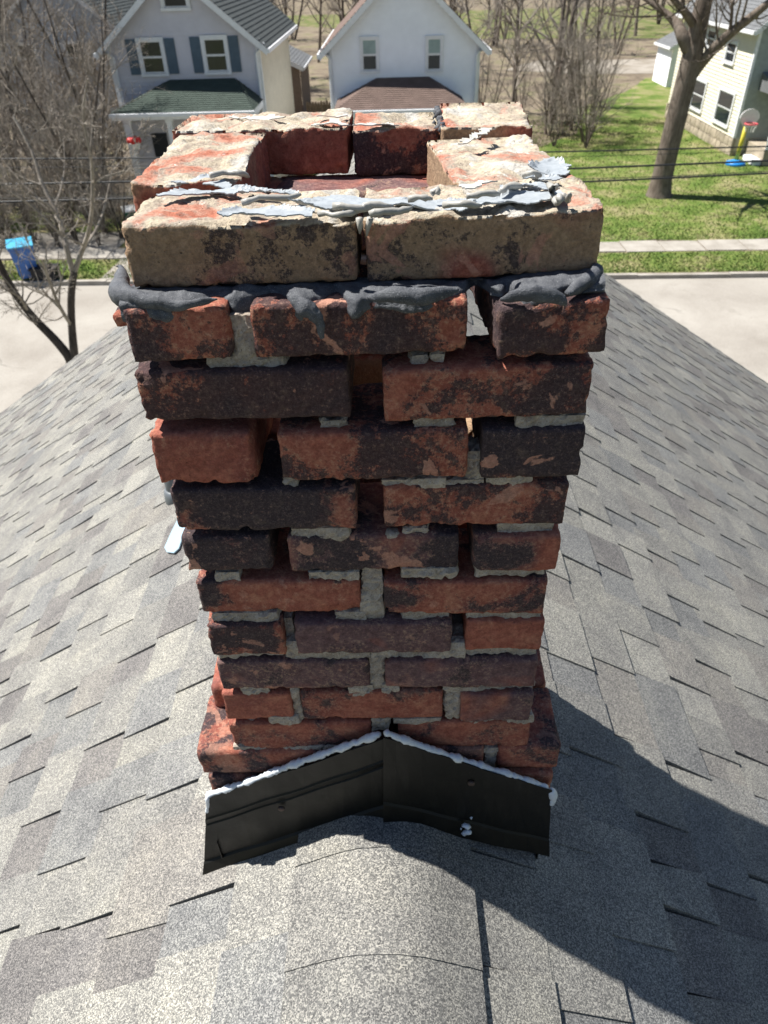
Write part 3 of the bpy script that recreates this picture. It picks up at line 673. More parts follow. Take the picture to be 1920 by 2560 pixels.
def road_mat():
    k = NT('worn_pale_asphalt'); p = k.P(); a = k.noise(p, .35, 6, .65, .3); b = k.noise(p, 24, 4, .75)
    c = k.ramp(k.math('ADD', k.math('MULTIPLY', a, .65), k.math('MULTIPLY', b, .35)), [(.35, (.22, .198, .172)), (.5, (.295, .272, .24)), (.65, (.36, .337, .30))])
    w = k.n('ShaderNodeVectorMath', {0: p, 1: k.n('ShaderNodeTexNoise', {'Vector': p, 'Scale': .8, 'Detail': 4}).outputs['Color']}, operation='ADD').outputs[0]
    cr = k.mr(k.vor(w, .16, 'Distance', 'DISTANCE_TO_EDGE'), .007, .002); c = k.mix(k.math('MULTIPLY', cr, k.mr(k.noise(p, .5, 3), .48, .6, 0, .45)), c, (.10, .09, .08))
    c = k.mix(k.mr(k.noise(p, 1.3, 5, .7), .60, .68, 0, .35), c, (.20, .18, .155))
    return k.done(c, .95, k.bump(b, .2, .02), 0, .15)
M['road'] = road_mat()
M['concrete'] = ground_mat('old_concrete', [(.35, (.22, .20, .17)), (.5, (.31, .285, .25)), (.65, (.39, .365, .325))], 1.5, 20, .2)
M['gravel'] = ground_mat('gravel_drive', [(.35, (.20, .17, .13)), (.5, (.28, .25, .21)), (.65, (.36, .33, .29))], .8, 14, .3)
struct(sheet('ground', [(-400, -60), (400, -60), (400, 700), (-400, 700)], -.2, M['litter']))
struct(mk('street', [(-120, 8, -.12), (120, 8, -.12), (120, kerb_y(120), -.12), (-120, kerb_y(-120), -.12)], [(0, 1, 2, 3)], M['road']))
m = MB(); m.prism([(-120, -40, -.19), (120, -40, -.19), (120, 8, -.19), (-120, 8, -.19)], (0, 0, .17)); struct(m.build('near_yard', M['dry_lawn']))
m = MB(); y0 = .16
m.prism([(-120, kerb_y(-120)+y0, -.19), (120, kerb_y(120)+y0, -.19), (160, 320, -.19), (-160, 320, -.19)], (0, 0, .17)); struct(m.build('far_yard', M['litter']))
kb = struct(MB().prism([(-60, kerb_y(-60)+.01, -.19), (60, kerb_y(60)+.01, -.19), (60, kerb_y(60)+.14, -.19), (-60, kerb_y(-60)+.14, -.19)], (0, 0, .12)).build('kerb', M['concrete']))
rg = random.Random(3)
x = -18.0
while x < 18:
    L = rg.uniform(2.2, 2.8); dz = rg.uniform(-.012, .012)
    m = MB(); m.prism([(x+.01, kerb_y(x), -.17), (x+L-.01, kerb_y(x+L), -.17), (x+L-.01, kerb_y(x+L)+.155, -.17), (x+.01, kerb_y(x)+.155, -.17)], (0, 0, .165+dz)); m.build('kerb_stone', M['concrete'], kb); x += L
sw = struct(MB().prism([(-60, kerb_y(-60)+2.0, -.15), (60, kerb_y(60)+2.0, -.15), (60, kerb_y(60)+2.95, -.15), (-60, kerb_y(-60)+2.95, -.15)], (0, 0, .135)).build('sidewalk', M['litter']))
x = -19.0
while x < 20:
    L = rg.uniform(1.1, 1.35); dz = rg.uniform(-.01, .02); d1, d2 = rg.uniform(1.95, 2.05), rg.uniform(2.9, 3.02)
    m = MB(); m.prism([(x+.02, kerb_y(x)+d1, -.14), (x+L-.02, kerb_y(x+L)+d1, -.14), (x+L-.02, kerb_y(x+L)+d2, -.14), (x+.02, kerb_y(x)+d2, -.14)], (0, 0, .145+dz)); m.build('slab', M['concrete'], sw); x += L
def wavy(pts, z, mat, name, amp=.35, step=.7, seed=1):
    r = random.Random(seed); P = []
    for (a, b), (c, d) in zip(pts, pts[1:]+pts[:1]):
        n = max(1, int(math.hypot(c-a, d-b)/step))
        for i in range(n): P.append((a+(c-a)*i/n+r.uniform(-amp, amp)*(i > 0), b+(d-b)*i/n+r.uniform(-amp, amp)*(i > 0)))
    return struct(sheet(name, P, z, mat))
wavy([(-60, kerb_y(-60)+.22), (60, kerb_y(60)+.22), (60, kerb_y(60)+1.94), (-60, kerb_y(-60)+1.94)], -.014, M['lawn'], 'verge', .04)
wavy([(3.5, kerb_y(4)+3.05), (60, kerb_y(60)+3.05), (60, 58), (18, 58), (15, 52), (11, 47), (9.5, 40), (7, 37), (5.2, 36), (3.6, 33)], -.012, M['lawn'], 'lawn', .15, .7, 2)
wavy([(-30, 24), (-2.6, 23.9), (3.4, 24), (3.4, 28), (-3.0, 28), (-3.0, 44), (-4.0, 44), (-4.0, 28), (-10, 28), (-30, 30)], -.012, M['dry_lawn'], 'front_lawn', .12, .8, 4)
wavy([(-3.6, 29), (-2.3, 29), (-2.6, 44), (-4.0, 44)], -.008, M['lawn'], 'side_lawn', .05, .8, 5)
wavy([(10, 88), (40, 80), (60, 130), (-30, 130)], -.008, M['dry_lawn'], 'back_field', .3, 3, 6)
struct(sheet('driveway', [(9, 64), (14, 60.8), (40, 57), (40, 64), (22, 68), (12, 69)], -.004, M['gravel']))
struct(sheet('front_walk', [(-8.7, kerb_y(-8)+.2), (-7.7, kerb_y(-8)+.2), (-7.2, 26.2), (-8.3, 26.2)], -.006, M['concrete']))
struct(sheet('parking_pad', [(-13.5, 23.6), (-9.0, 23.6), (-8.9, 25.4), (-13.5, 25.6)], -.007, M['concrete']))
# grass blades standing on the lawn and verge
def grass(name, region, n, seed, hgt, mat):
    r = np.random.RandomState(seed); P = []
    x0, x1, y0, y1 = region
    x = r.uniform(x0, x1, n); t = r.uniform(0, 1, n)**1.4; y = y0+KS*x+(y1-y0)*t; a = r.uniform(0, 6.28, n); h = hgt*r.uniform(.5, 1.3, n); w = .012+.02*r.rand(n)
    lean = r.normal(0, .03, (n, 2))
    A = np.stack([x-np.cos(a)*w, y-np.sin(a)*w, np.full(n, -.02)], 1); Bq = np.stack([x+np.cos(a)*w, y+np.sin(a)*w, np.full(n, -.02)], 1); T_ = np.stack([x+lean[:, 0], y+lean[:, 1], h-.01], 1)
    V = np.concatenate([A, Bq, T_]); i = np.arange(n); me = bpy.data.meshes.new(name); me.from_pydata(V.tolist(), [], np.stack([i, i+n, i+2*n], 1).tolist()); me.materials.append(mat)
    o = bpy.data.objects.new(name, me); C.objects.link(o); stuff(o); return o
k = NT('grass_blade'); n_ = k.noise(k.P(), .8, 5, .65)
M['blade'] = k.done(k.ramp(n_, [(.36, (.075, .125, .025)), (.47, (.12, .18, .04)), (.54, (.19, .215, .07)), (.62, (.28, .26, .135))]), .8)
o = grass('grass', (4.2, 24, kerb_y(0)+3.1, 44), 60000, 1, .05, M['blade']); o['label'] = 'green lawn grass right of the chimney'
o = grass('verge_grass', (-14, 16, kerb_y(0)+.25, kerb_y(0)+1.9), 24000, 2, .05, M['blade']); o['label'] = 'grass strip between kerb and sidewalk'
# ================================================================== HOUSES
def lap_wall(name, xl, xr, z0, ztop, apex, mat, parent, Mx, e=.12):
    # overlapping boards, narrowed by the gable above the eaves; apex = (x, z) or None
    m = MB(); z = z0
    zmax = apex[1] if apex else ztop
    while z < zmax-.01:
        z1 = min(z+e, zmax); a, b, c, d = xl, xr, xl, xr
        if apex and z1 > ztop:
            f0 = max(0, (z-ztop)/(apex[1]-ztop)); f1 = (z1-ztop)/(apex[1]-ztop)
            a, b = xl+(apex[0]-xl)*f0, xr+(apex[0]-xr)*f0; c, d = xl+(apex[0]-xl)*f1, xr+(apex[0]-xr)*f1
        m.add([Mx @ Vector(v) for v in ((a, -.027, z), (b, -.027, z), (d, -.002, z1), (c, -.002, z1), (a, 0, z), (b, 0, z))], [(0, 1, 2, 3), (4, 5, 1, 0)]); z = z1
    return m.build(name, mat, parent)
def window(parent, Mx, xc, z0, w, h, trim, glass, t=.11, name='window', curtain=None):
    m = MB(); x0, x1, z1 = xc-w/2, xc+w/2, z0+h
    for bx in ((x0-t, x0, z0-t*.6, z1+t), (x1, x1+t, z0-t*.6, z1+t), (x0, x1, z1, z1+t)): m.box(bx[0], bx[1], -.075, 0, bx[2], bx[3], Mx)
    m.box(x0-t*1.15, x1+t*1.15, -.105, -.076, z0-t*.9, z0-t*.1, Mx)
    f = m.build(name, trim, parent)
    zm = (z0+z1)/2
    for za, zc, dy in ((z0, zm, -.036), (zm, z1, -.050)):
        MB().box(x0, x1, dy, dy+.006, za, zc, Mx).build('pane', glass, f)
    s = MB(); b = .032
    for za, zc, dy in ((z0, zm, -.044), (zm, z1, -.058)):
        s.box(x0, x0+b, dy, dy+.007, za, zc, Mx); s.box(x1-b, x1, dy, dy+.007, za, zc, Mx); s.box(x0+b, x1-b, dy, dy+.007, za, za+b, Mx); s.box(x0+b, x1-b, dy, dy+.007, zc-b, zc, Mx)
    s.build('sash', trim, f)
    if curtain: MB().box(x0+.03, x1-.03, -.0535, -.0515, z0+h*curtain, z1-.02, Mx).build('blind', M['blind'], f)
    return f
def glass_mat():
    k = NT('window_glass'); n = k.noise(k.P(), 1.2, 3)
    return k.done(k.mix(n, (.008, .011, .014), (.03, .04, .05)), .06, None, 0, .6)
M['glass'] = glass_mat()
M['blind'] = plain('pale_green_blind', (.30, .38, .36))
def FR_(Y): return Matrix.Translation((0, Y, 0))
def side_left(X): return Matrix.Translation((X, 0, 0)) @ Matrix.Rotation(-math.pi/2, 4, 'Z')   # wall facing -X; local x runs towards -Y
def side_right(X): return Matrix.Translation((X, 0, 0)) @ Matrix.Rotation(math.pi/2, 4, 'Z')   # wall facing +X; local x runs towards +Y
def roof_mat(name, col):
    k = NT(name); p = k.P(); b = k.n('ShaderNodeTexBrick', {'Vector': p, 'Scale': 1}); n = k.noise(p, 3, 5, .7); g = k.noise(p, 40, 3)
    c = k.mix(k.mr(n, .3, .7), [x*.75 for x in col], [x*1.25 for x in col]); c = k.mix(k.mr(g, .3, .7, 0, .5), c, [x*.6 for x in col])
    return k.done(c, .95, k.bump(g, .4, .02), 0, .2)
def gable_roof(parent, xl, xr, zl, zr, ax, az, y0, y1, mat, e=.14, ohx=.3):
    # shingle courses on both slopes as overlapping strips, white boards along the gable and the eaves
    ml = {}
    root = None
    for sd, xe, ze in ((-1, xl, zl), (1, xr, zr)):
        sl = (az-ze)/(abs(ax-xe)); xo = xe+sd*ohx; zo = ze-ohx*sl; L = math.hypot(ax-xo, az-zo); n = int(L/e); m = MB()
        nx, nz = sd*sl/math.hypot(1, sl), 1/math.hypot(1, sl)
        for i in range(n):
            f0, f1 = i/n, (i+1.06)/n; f1 = min(f1, 1)
            a = Vector((xo+(ax-xo)*f0, y0, zo+(az-zo)*f0)); b = Vector((xo+(ax-xo)*f1, y0, zo+(az-zo)*f1)); up = Vector((nx, 0, nz))
            m.add([a+up*.03, b+up*.012, b+up*.012+Vector((0, y1-y0, 0)), a+up*.03+Vector((0, y1-y0, 0)), a, a+Vector((0, y1-y0, 0))], [(0, 1, 2, 3) if sd < 0 else (3, 2, 1, 0), (0, 3, 5, 4)])
        o = m.build('roof_slope', mat, parent)
        r = MB(); a = Vector((xo, y0-.02, zo)); b = Vector((ax, y0-.02, az)); d = Vector((0, 0, -.2)); u = Vector((0, 0, .012))
        r.prism([a+u, b+u, b+d, a+d], (0, .05, 0)); r.build('rake_board', M['white_trim'], parent)
        r = MB(); r.box(min(xo, xo+sd*.09), max(xo, xo+sd*.09), y0, y1, zo-.14, zo-.01); r.build('gutter', M['white_trim'], parent)
        r = MB(); xi = xe; r.add([(xo, y0, zo-.03), (xi, y0, zo-.03), (xi, y1, zo-.03), (xo, y1, zo-.03)], [(0, 1, 2, 3)]); r.build('soffit', M['white_trim'], parent)
def hip_porch(parent, eL, eR, tL, tR, ye, yw, ze, zt, mat, trim, posts, e=.13):
    pr = MB(); A = [Vector((eL, ye, ze)), Vector((eR, ye, ze)), Vector((tR, yw, zt)), Vector((tL, yw, zt))]; Lw, Rw = Vector((eL, yw-.01, ze)), Vector((eR, yw-.01, ze))
    n = 16
    for (a, b, c, d) in ((A[0], A[1], A[2], A[3]), (A[1], Rw, A[2], A[2]), (Lw, A[0], A[3], A[3])):
        nn = (b-a).cross(d-a).normalized()
        for i in range(n):
            f0, f1 = i/n, (i+1)/n; p, q, s, t = a.lerp(d, f0), b.lerp(c, f0), b.lerp(c, f1), a.lerp(d, f1)
            pr.add([p+nn*.022, q+nn*.022, s+nn*.004, t+nn*.004, p, q], [(0, 1, 2, 3), (4, 5, 1, 0)])
    o = pr.build('porch_roof', mat, parent)
    f = MB(); f.box(eL, eR, ye-.03, ye, ze-.2, ze-.004); f.box(eL, eL+.03, ye+.001, yw, ze-.2, ze-.004); f.box(eR-.03, eR, ye+.001, yw, ze-.2, ze-.004); f.build('fascia', trim, o)
    f = MB(); f.box(eL-.02, eR+.02, ye-.12, ye-.032, ze-.11, ze-.01); f.build('gutter', trim, o)
    f = MB(); f.box(eL+.04, eR-.04, ye+.03, yw-.02, ze-.19, ze-.17); f.build('ceiling', trim, o)
    for x in posts:
        f = MB(); f.box(x-.08, x+.08, ye+.1, ye+.26, .45, ze-.2); f.box(x-.11, x+.11, ye+.07, ye+.29, .45, .6); f.box(x-.11, x+.11, ye+.07, ye+.29, ze-.32, ze-.205); f.build('porch_post', trim, parent)
    f = MB(); f.box(eL+.1, eR-.1, ye+.05, yw-.03, 0, .45); f.build('porch_floor', M['porch_floor'], parent)
M['porch_floor'] = plain('grey_porch_boards', (.2, .19, .18))
M['lavender'] = plain('lavender_siding', (.60, .585, .625), .6, .05, 3); M['white_siding'] = plain('white_siding', (.86, .88, .92), .55, .04, 3); M['cream'] = plain('cream_siding', (.70, .655, .53), .6, .06, 3)
M['tan'] = plain('tan_siding', (.50, .46, .36), .7, .1, 4); M['shutter'] = plain('slate_blue_shutter', (.085, .125, .165), .6)
M['green_roof'] = roof_mat('green_shingles', (.065, .085, .072)); M['brown_roof'] = roof_mat('brown_shingles', (.16, .115, .098)); M['dark_roof'] = roof_mat('dark_grey_shingles', (.075, .085, .085)); M['grey_roof'] = roof_mat('grey_shingles', (.16, .165, .17))
M['door'] = plain('dark_door', (.02, .024, .03), .4); M['pipe_white'] = M['white_trim']
def downspout(parent, x, y, z0, z1, kick):
    m = MB(); m.tube([(x+kick, y, z1), (x, y-.02, z1-.3), (x, y-.02, z0)], .05, 6); m.build('downspout', M['white_trim'], parent)
# ---- house with shutters
Y = 28.5
xl, xr = AY(256, 200, Y).x, AY(556, 100, Y).x; ze = AY(230, 90, Y).z; ax = (xl+xr)/2; az = ze+(xr-xl)/2*.80
h1 = thing('house', 'lavender two storey house with blue shutters and green porch roof', 'house', (ax, Y, 0))
lap_wall('wall', xl, xr, 0, ze, (ax, az), M['lavender'], h1, FR_(Y)); lap_wall('side_wall', Y, Y+9, 0, ze, None, M['tan'], h1, side_right(xr)); lap_wall('side_wall', -Y-9, -Y, 0, ze, None, M['tan'], h1, side_left(xl))
MB().box(xl+.02, xr-.02, Y+.01, Y+9, 0, ze-.1).build('core', M['tan'], h1)
gable_roof(h1, xl, xr, ze, ze, ax, az, Y-.4, Y+9.3, M['dark_roof'], .16, .35)
for x in (xl, xr): MB().box(x-.07, x+.07, Y-.035, Y+.07, 0, ze-.02).build('corner_board', M['white_trim'], h1)
for (a, b, c, d) in ((314, 88, 346, 158), (450, 83, 484, 154)):
    p, q = AY(a, d, Y), AY(b*0+c, b, Y); w = q.x-p.x; f = window(h1, FR_(Y), (p.x+q.x)/2, p.z, w, q.z-p.z, M['white_trim'], M['glass'], .11)
    for s in (-1, 1):
        x = (p.x+q.x)/2+s*(w/2+.11+.19); sh = MB(); sh.box(x-.17, x+.17, Y-.055, Y-.028, p.z-.04, q.z+.07)
        for zz in np.arange(p.z+.02, q.z, .09): sh.box(x-.12, x+.12, Y-.066, Y-.056, zz, zz+.055)
        sh.build('shutter', M['shutter'], h1)
p = AY(378, -5, Y); window(h1, FR_(Y), ax, p.z-.25, .75, .75, M['white_trim'], M['glass'])
YE = 26.3
eL, eR = AY(237, 243, YE).x, AY(549, 240, YE).x; hz = AY(400, 242, YE).z; tz = AY(440, 170, Y).z
hip_porch(h1, eL, eR, AY(368, 170, Y).x, AY(507, 170, Y).x, YE, Y, hz, tz, M['green_roof'], M['white_trim'], (eL+.45, eL+1.85, eR-.3))
MB().box(AY(330, 300, Y).x, AY(362, 300, Y).x, Y-.08, Y-.028, .45, 2.5).build('door', M['door'], h1)
downspout(h1, xl+.12, Y-.1, .2, ze-.15, -.35); downspout(h1, xr-.05, Y-.1, .2, ze-.15, .3)
# ---- white house
xl, xr = AY(712, 110, Y).x, AY(1033, 110, Y).x; ze = AY(870, 88, Y).z; ax = (xl+xr)/2; az = ze+(xr-xl)/2*.86
h2 = thing('house', 'white two storey house with brown porch roof behind the chimney top', 'house', (ax, Y, 0))
lap_wall('wall', xl, xr, 0, ze, (ax, az), M['white_siding'], h2, FR_(Y)); lap_wall('side_wall', Y, Y+9, 0, ze, None, M['white_siding'], h2, side_right(xr)); lap_wall('side_wall', -Y-9, -Y, 0, ze, None, M['white_siding'], h2, side_left(xl))
MB().box(xl+.02, xr-.02, Y+.01, Y+9, 0, ze-.1).build('core', M['tan'], h2)
gable_roof(h2, xl, xr, ze, ze, ax, az, Y-.35, Y+9.3, M['brown_roof'], .16, .33)
for x in (xl, xr): MB().box(x-.07, x+.07, Y-.035, Y+.07, 0, ze-.02).build('corner_board', M['white_trim'], h2)
for (a, b, c, d) in ((784, 84, 813, 152), (923, 82, 953, 151)):
    p, q = AY(a, d, Y), AY(c, b, Y); window(h2, FR_(Y), (p.x+q.x)/2, p.z, q.x-p.x, q.z-p.z, M['white_trim'], M['glass'], .08, 'window', .5)
eL, eR = AY(722, 236, YE).x, AY(1008, 234, YE).x; hz = AY(860, 236, YE).z; tz = AY(860, 167, Y).z
hip_porch(h2, eL, eR, AY(815, 167, Y).x, AY(925, 166, Y).x, YE, Y, hz, tz, M['brown_roof'], M['white_trim'], (eL+.3, ax, eR-.3))
downspout(h2, xl+.0, Y-.1, .2, ze-.15, -.3); downspout(h2, xr-.05, Y-.1, .2, ze-.15, .3)
# ---- cream house on the right
X3 = 15.0; yf = 34.4; yb_ = 43.5; ze = AX(1537, 28, X3-.3).z
h3 = thing('house', 'cream clapboard house with stone foundation at the right edge', 'house', (X3+3, yf, 0))
lap_wall('wall', -yb_, -yf, .7, ze, None, M['cream'], h3, side_left(X3), .14)
lap_wall('front_wall', X3, X3+7, .7, ze, (X3+3.5, ze+2.6), plain('siding_with_painted_shade', (.33, .36, .33)), h3, FR_(yf), .14)  # the front wall's shade is put into this darker green-grey colour
MB().box(X3+.02, X3+6.9, yf+.02, yb_, .1, ze-.1).build('core', M['tan'], h3)
M['stone'] = plain('foundation_stone', (.34, .29, .22), .9, .3, 2.5)
fd = MB().box(X3+.05, X3+6.9, yf+.05, yb_-.02, -.1, .69).build('foundation', M['stone'], h3)
y = yf+.02
for row in range(2):
    y = yf-rg.uniform(0, .2)
    while y < yb_:
        L = rg.uniform(.35, .7); SEED[0] += 1; V, F = rough_block((.16, min(L, yb_-y)-.02 if yb_-y > .1 else .1, .33), SEED[0], .11, r=.03, wob=.015, chip=.02)
        mk('stone', V, F, M['stone'], fd, False, (X3+.04, y+L/2, .15+row*.345)); y += L
gable_roof(h3, X3, X3+7, ze, ze, X3+3.5, ze+2.7, yf-.4, yb_+.4, M['grey_roof'], .18, .35)
for (u0, v0, u1, v1, cz) in ((1498, 168, 1524, 238, 1), (1550, 190, 1584, 270, 0), (1529, 62, 1549, 102, 0), (1571, 88, 1592, 135, 0)):
    p, q = AX(u0, v0, X3), AX(u1, v1, X3); yc = (p.y+q.y)/2; zc = AX((u0+u1)/2, (v0+v1)/2, X3).z; hh = (AX((u0+u1)/2, v0, X3).z-AX((u0+u1)/2, v1, X3).z)
    window(h3, side_left(X3), -yc, zc-hh/2, abs(q.y-p.y)*.62, hh*.92, M['white_trim'], M['glass'], .1)
MB().box(X3-.03, X3+.08, yf-.03, yf+.1, .7, ze-.02).build('corner_board', M['white_trim'], h3)
p = AX(1600, 190, X3+.9)
MB().prism([(X3+.5, yf-.02, 3.15), (X3+.5, yf-2.1, 2.65), (X3+.5, yf-2.1, 2.5), (X3+.5, yf-.02, 2.5)], (6.3, 0, 0)).build('porch_roof', M['grey_roof'], h3)
MB().box(X3+.45, X3+6.9, yf-2.2, yf-2.11, 2.42, 2.66).build('fascia', M['white_trim'], h3)
MB().box(X3+.6, X3+6.8, yf-2.0, yf-.03, 0, .6).build('porch_floor', M['stone'], h3)
for x in (X3+.7, X3+2.8): MB().box(x-.08, x+.08, yf-2.0, yf-1.84, .6, 2.5).build('porch_post', M['white_trim'], h3)
rl = MB(); rl.box(X3+.78, X3+6, yf-1.95, yf-1.87, 1.4, 1.48); rl.box(X3+.78, X3+6, yf-1.95, yf-1.87, .72, .8); rl = rl.build('railing', M['white_trim'], h3)
for i in range(16): MB().box(X3+.9+i*.16, X3+.95+i*.16, yf-1.94, yf-1.88, .801, 1.399).build('baluster', M['white_trim'], rl)
for i in range(3): MB().box(X3+.25, X3+.58, yf-1.9, yf-.8, 0, .2+.0*i).build('step', M['white_trim'], h3) if i == 0 else None
# ---- small white shed, brown garage, far pale house
def shed(label, x0, x1, y0, y1, zt, wall, rf, sl=.5, cat='shed'):
    t = thing('shed', label, cat, ((x0+x1)/2, y0, 0)); ax = (x0+x1)/2; az = zt+(x1-x0)/2*sl
    lap_wall('wall', x0, x1, 0, zt, (ax, az), wall, t, FR_(y0), .16); lap_wall('side_wall', -y1, -y0, 0, zt, None, wall, t, side_left(x0), .16); lap_wall('side_wall', y0, y1, 0, zt, None, wall, t, side_right(x1), .16)
    gable_roof(t, x0, x1, zt, zt, ax, az, y0-.2, y1+.2, rf, .18, .2); return t
p = AZ(1440, 185); shed('small white shed left of the cream house behind the yard tree', p.x-.2, p.x+2.2, p.y-.5, p.y+2.5, 2.3, M['white_siding'], M['grey_roof'])
M['brown_wall'] = plain('brown_boards', (.20, .15, .115), .9)
t = shed('brown board garage between the lavender and white houses', -7.8, -4.9, 46, 51, 2.6, M['brown_wall'], M['grey_roof'], .45, 'garage')
MB().box(-6.9, -5.6, 45.92, 45.97, 0, 2.1).build('garage_door', M['tan'], t)
t = shed('pale blue grey house half hidden by bare trees at the left', -19.5, -13.0, 42, 50, 4.6, plain('pale_blue_siding', (.42, .46, .52)), M['dark_roof'], .8, 'house'); t.name = 'house'
for x in (-18, -15.6): window(t, FR_(42), x, 3.0, .8, 1.2, M['white_trim'], M['glass'])
# ---- fences
M['wood'] = plain('grey_weathered_wood', (.17, .13, .10), .9, .3, 3)
def fence(label, a, b, n, h):
    a, b = Vector(a), Vector(b); t = thing('wooden_fence', label, 'fence', a); d = (b-a).normalized(); q = Vector((-d.y, d.x, 0))
    for z in (.35, h-.3):
        m = MB(); m.prism([a+Vector((0, 0, z)), b+Vector((0, 0, z)), b+Vector((0, 0, z+.08)), a+Vector((0, 0, z+.08))], q*.04); m.build('rail', M['wood'], t)
    for i in range(n):
        c = a.lerp(b, (i+.5)/n); w = (b-a).length/n*.40; hh = h+rg.uniform(-.06, .06); e = d*w; o = -q*.022
        m = MB(); m.prism([c-e+o, c+e+o, c+e+o+Vector((0, 0, hh-.1)), c+o+Vector((0, 0, hh)), c-e+o+Vector((0, 0, hh-.1))], q*.02); m.build('picket', M['wood'], t)
fence('weathered picket fence closing the gap between the two street houses', (-4.2, 41, 0), (-2.2, 41, 0), 14, 1.6)
fence('weathered picket fence running back along the white house', (-2.75, 30.5, 0), (-2.45, 40.8, 0), 60, 1.5)
# ================================================================== WIRES
M['wire'] = plain('black_cable', (.02, .022, .025), .5)
YWI = 13.0
for (lv, rv, lab, r) in ((343, 316, 'highest of the overhead wires crossing behind the chimney', .013), (370, 329, 'thin second overhead wire crossing behind the chimney', .004), (398, 347, 'middle thick overhead wire crossing behind the chimney', .017), (436, 374, 'lowest of the overhead wires crossing behind the chimney', .017)):
    if lv == 370: a, b = AY(0, 362, YWI), AY(1659, 325, YWI)
    else: a, b = AY(0, lv, YWI), AY(1659, rv, YWI)
    d = b-a; a = a-d*1.0; b = b+d*1.0; P = [a.lerp(b, i/30)-Vector((0, 0, .35*(1-(2*i/30-1)**2)-.31)) for i in range(31)]
    m = MB(); m.tube(P, r, 6)
    if lv == 436: m.tube([p+Vector((0, .01, .045+.02*math.sin(i*.9))) for i, p in enumerate(P)], .006, 5)
    tag(m.build('overhead_wire', M['wire'], None, True), lab, 'wire', 'overhead wires along the street')
# ================================================================== BARE TREES
def bark(name, a, b):
    k = NT(name); p = k.P(); n = k.noise(p, 3, 5, .7); f = k.n('ShaderNodeTexNoise', {'Vector': k.n('ShaderNodeMapping', {0: p, 3: (22, 22, 3)}).outputs[0], 'Scale': 1, 'Detail': 4}).outputs[0]
    return k.done(k.mix(k.mr(k.math('ADD', k.math('MULTIPLY', n, .5), k.math('MULTIPLY', f, .5)), .35, .65), a, b), .95, k.bump(f, .7, .03), 0, .15)
M['bark'] = bark('grey_brown_bark', (.085, .065, .052), (.21, .175, .145)); M['twig'] = bark('pale_twig', (.17, .145, .12), (.36, .32, .275)); M['dark_bark'] = bark('dark_bark', (.035, .030, .027), (.10, .085, .075))
def grow(mb, p, d, L, r0, r1, rnd, wig=.25, seg=4, up=.15, n=5):
    P = [Vector(p)]; RR = [r0]; d = d.normalized()
    for i in range(seg):
        d = (d+Vector((rnd.gauss(0, wig), rnd.gauss(0, wig), rnd.gauss(0, wig)+up))*(1/seg)*1.6).normalized()
        P.append(P[-1]+d*L/seg); RR.append(r0+(r1-r0)*(i+1)/seg)
    mb.tube(P, RR, n, False); return P, RR
def along(P, t):
    f = t*(len(P)-1); i = min(int(f), len(P)-2); return P[i].lerp(P[i+1], f-i), (P[i+1]-P[i]).normalized()
def branchy(mb, P, RR, rnd, n1, L1, levels, t0=.25, spread=1.0, wig=.3):
    for _ in range(n1):
        t = rnd.uniform(t0, 1); p, d = along(P, t); r = RR[0]+(RR[-1]-RR[0])*t
        q = Vector((rnd.gauss(0, 1), rnd.gauss(0, 1), rnd.gauss(0, .6))); q = (q-d*q.dot(d)).normalized()
        dd = (d*.8+q*spread).normalized(); L = L1*rnd.uniform(.5, 1.15)*(1.15-.5*t); rr_ = max(.004, min(r*.62, L*.022))
        P2, R2 = grow(mb, p, dd, L, rr_, max(.0025, rr_*.3), rnd, wig, 4 if levels > 1 else 3, .18, 4 if levels > 1 else 3)
        if levels > 1: branchy(mb, P2, R2, rnd, max(3, int(n1*.62)) if levels > 2 else 6, L*.52, levels-1, .15, spread, wig)
def bare_tree(label, loc, h, r, seed, stems=1, n1=10, levels=3, mats=('bark', 'twig'), group=None, spread=.9, lean=0, name='bare_tree', cat='tree'):
    rnd = random.Random(seed); t = thing(name, label, cat, (0, 0, 0), group); tk, cr = MB(), MB()
    for s in range(stems):
        d = Vector((rnd.gauss(lean, .22 if stems > 1 else .06), rnd.gauss(0, .22 if stems > 1 else .06), 1)); hh = h*rnd.uniform(.75, 1.05) if stems > 1 else h
        P, RR = grow(tk, Vector((rnd.uniform(-.15, .15)*(stems > 1), rnd.uniform(-.15, .15)*(stems > 1), -.1)), d, hh, r, r*.25, rnd, .16, 7, .25, 7)
        branchy(cr, P, RR, rnd, n1, h*.42, levels, .18 if stems > 1 else .22, spread)
    tk.build('trunk', M[mats[0]], t, True); cr.build('crown', M[mats[1]], t, False)
    t.location = loc; return t
def plant_copy(src, loc, rz, sc, label=None, group=None):
    c = src.copy(); C.objects.link(c); c.location = loc; c.rotation_euler = (0, 0, rz); c.scale = (sc, sc, sc*rt.uniform(.9, 1.15))
    if label: c['label'] = label
    if group: c['group'] = group
    for ch in src.children:
        d = ch.copy(); C.objects.link(d); d.parent = c; d.matrix_parent_inverse = ch.matrix_parent_inverse.copy()
    return c
WOOD = 'bare brown tree in the wood far behind the houses'; BR = 'bare grey brush in the thicket left of the lavender house'
G1, G2 = 'bare trees of the far wood', 'thicket left of the lavender house'
pt = [bare_tree(WOOD, (0, 60, 0), 10, .17, 1, 1, 15, 3, group=G1), bare_tree(WOOD, (-6, 72, 0), 9, .14, 2, 1, 14, 3, group=G1), bare_tree(WOOD, (5, 66, 0), 11, .12, 3, 3, 9, 3, group=G1)]
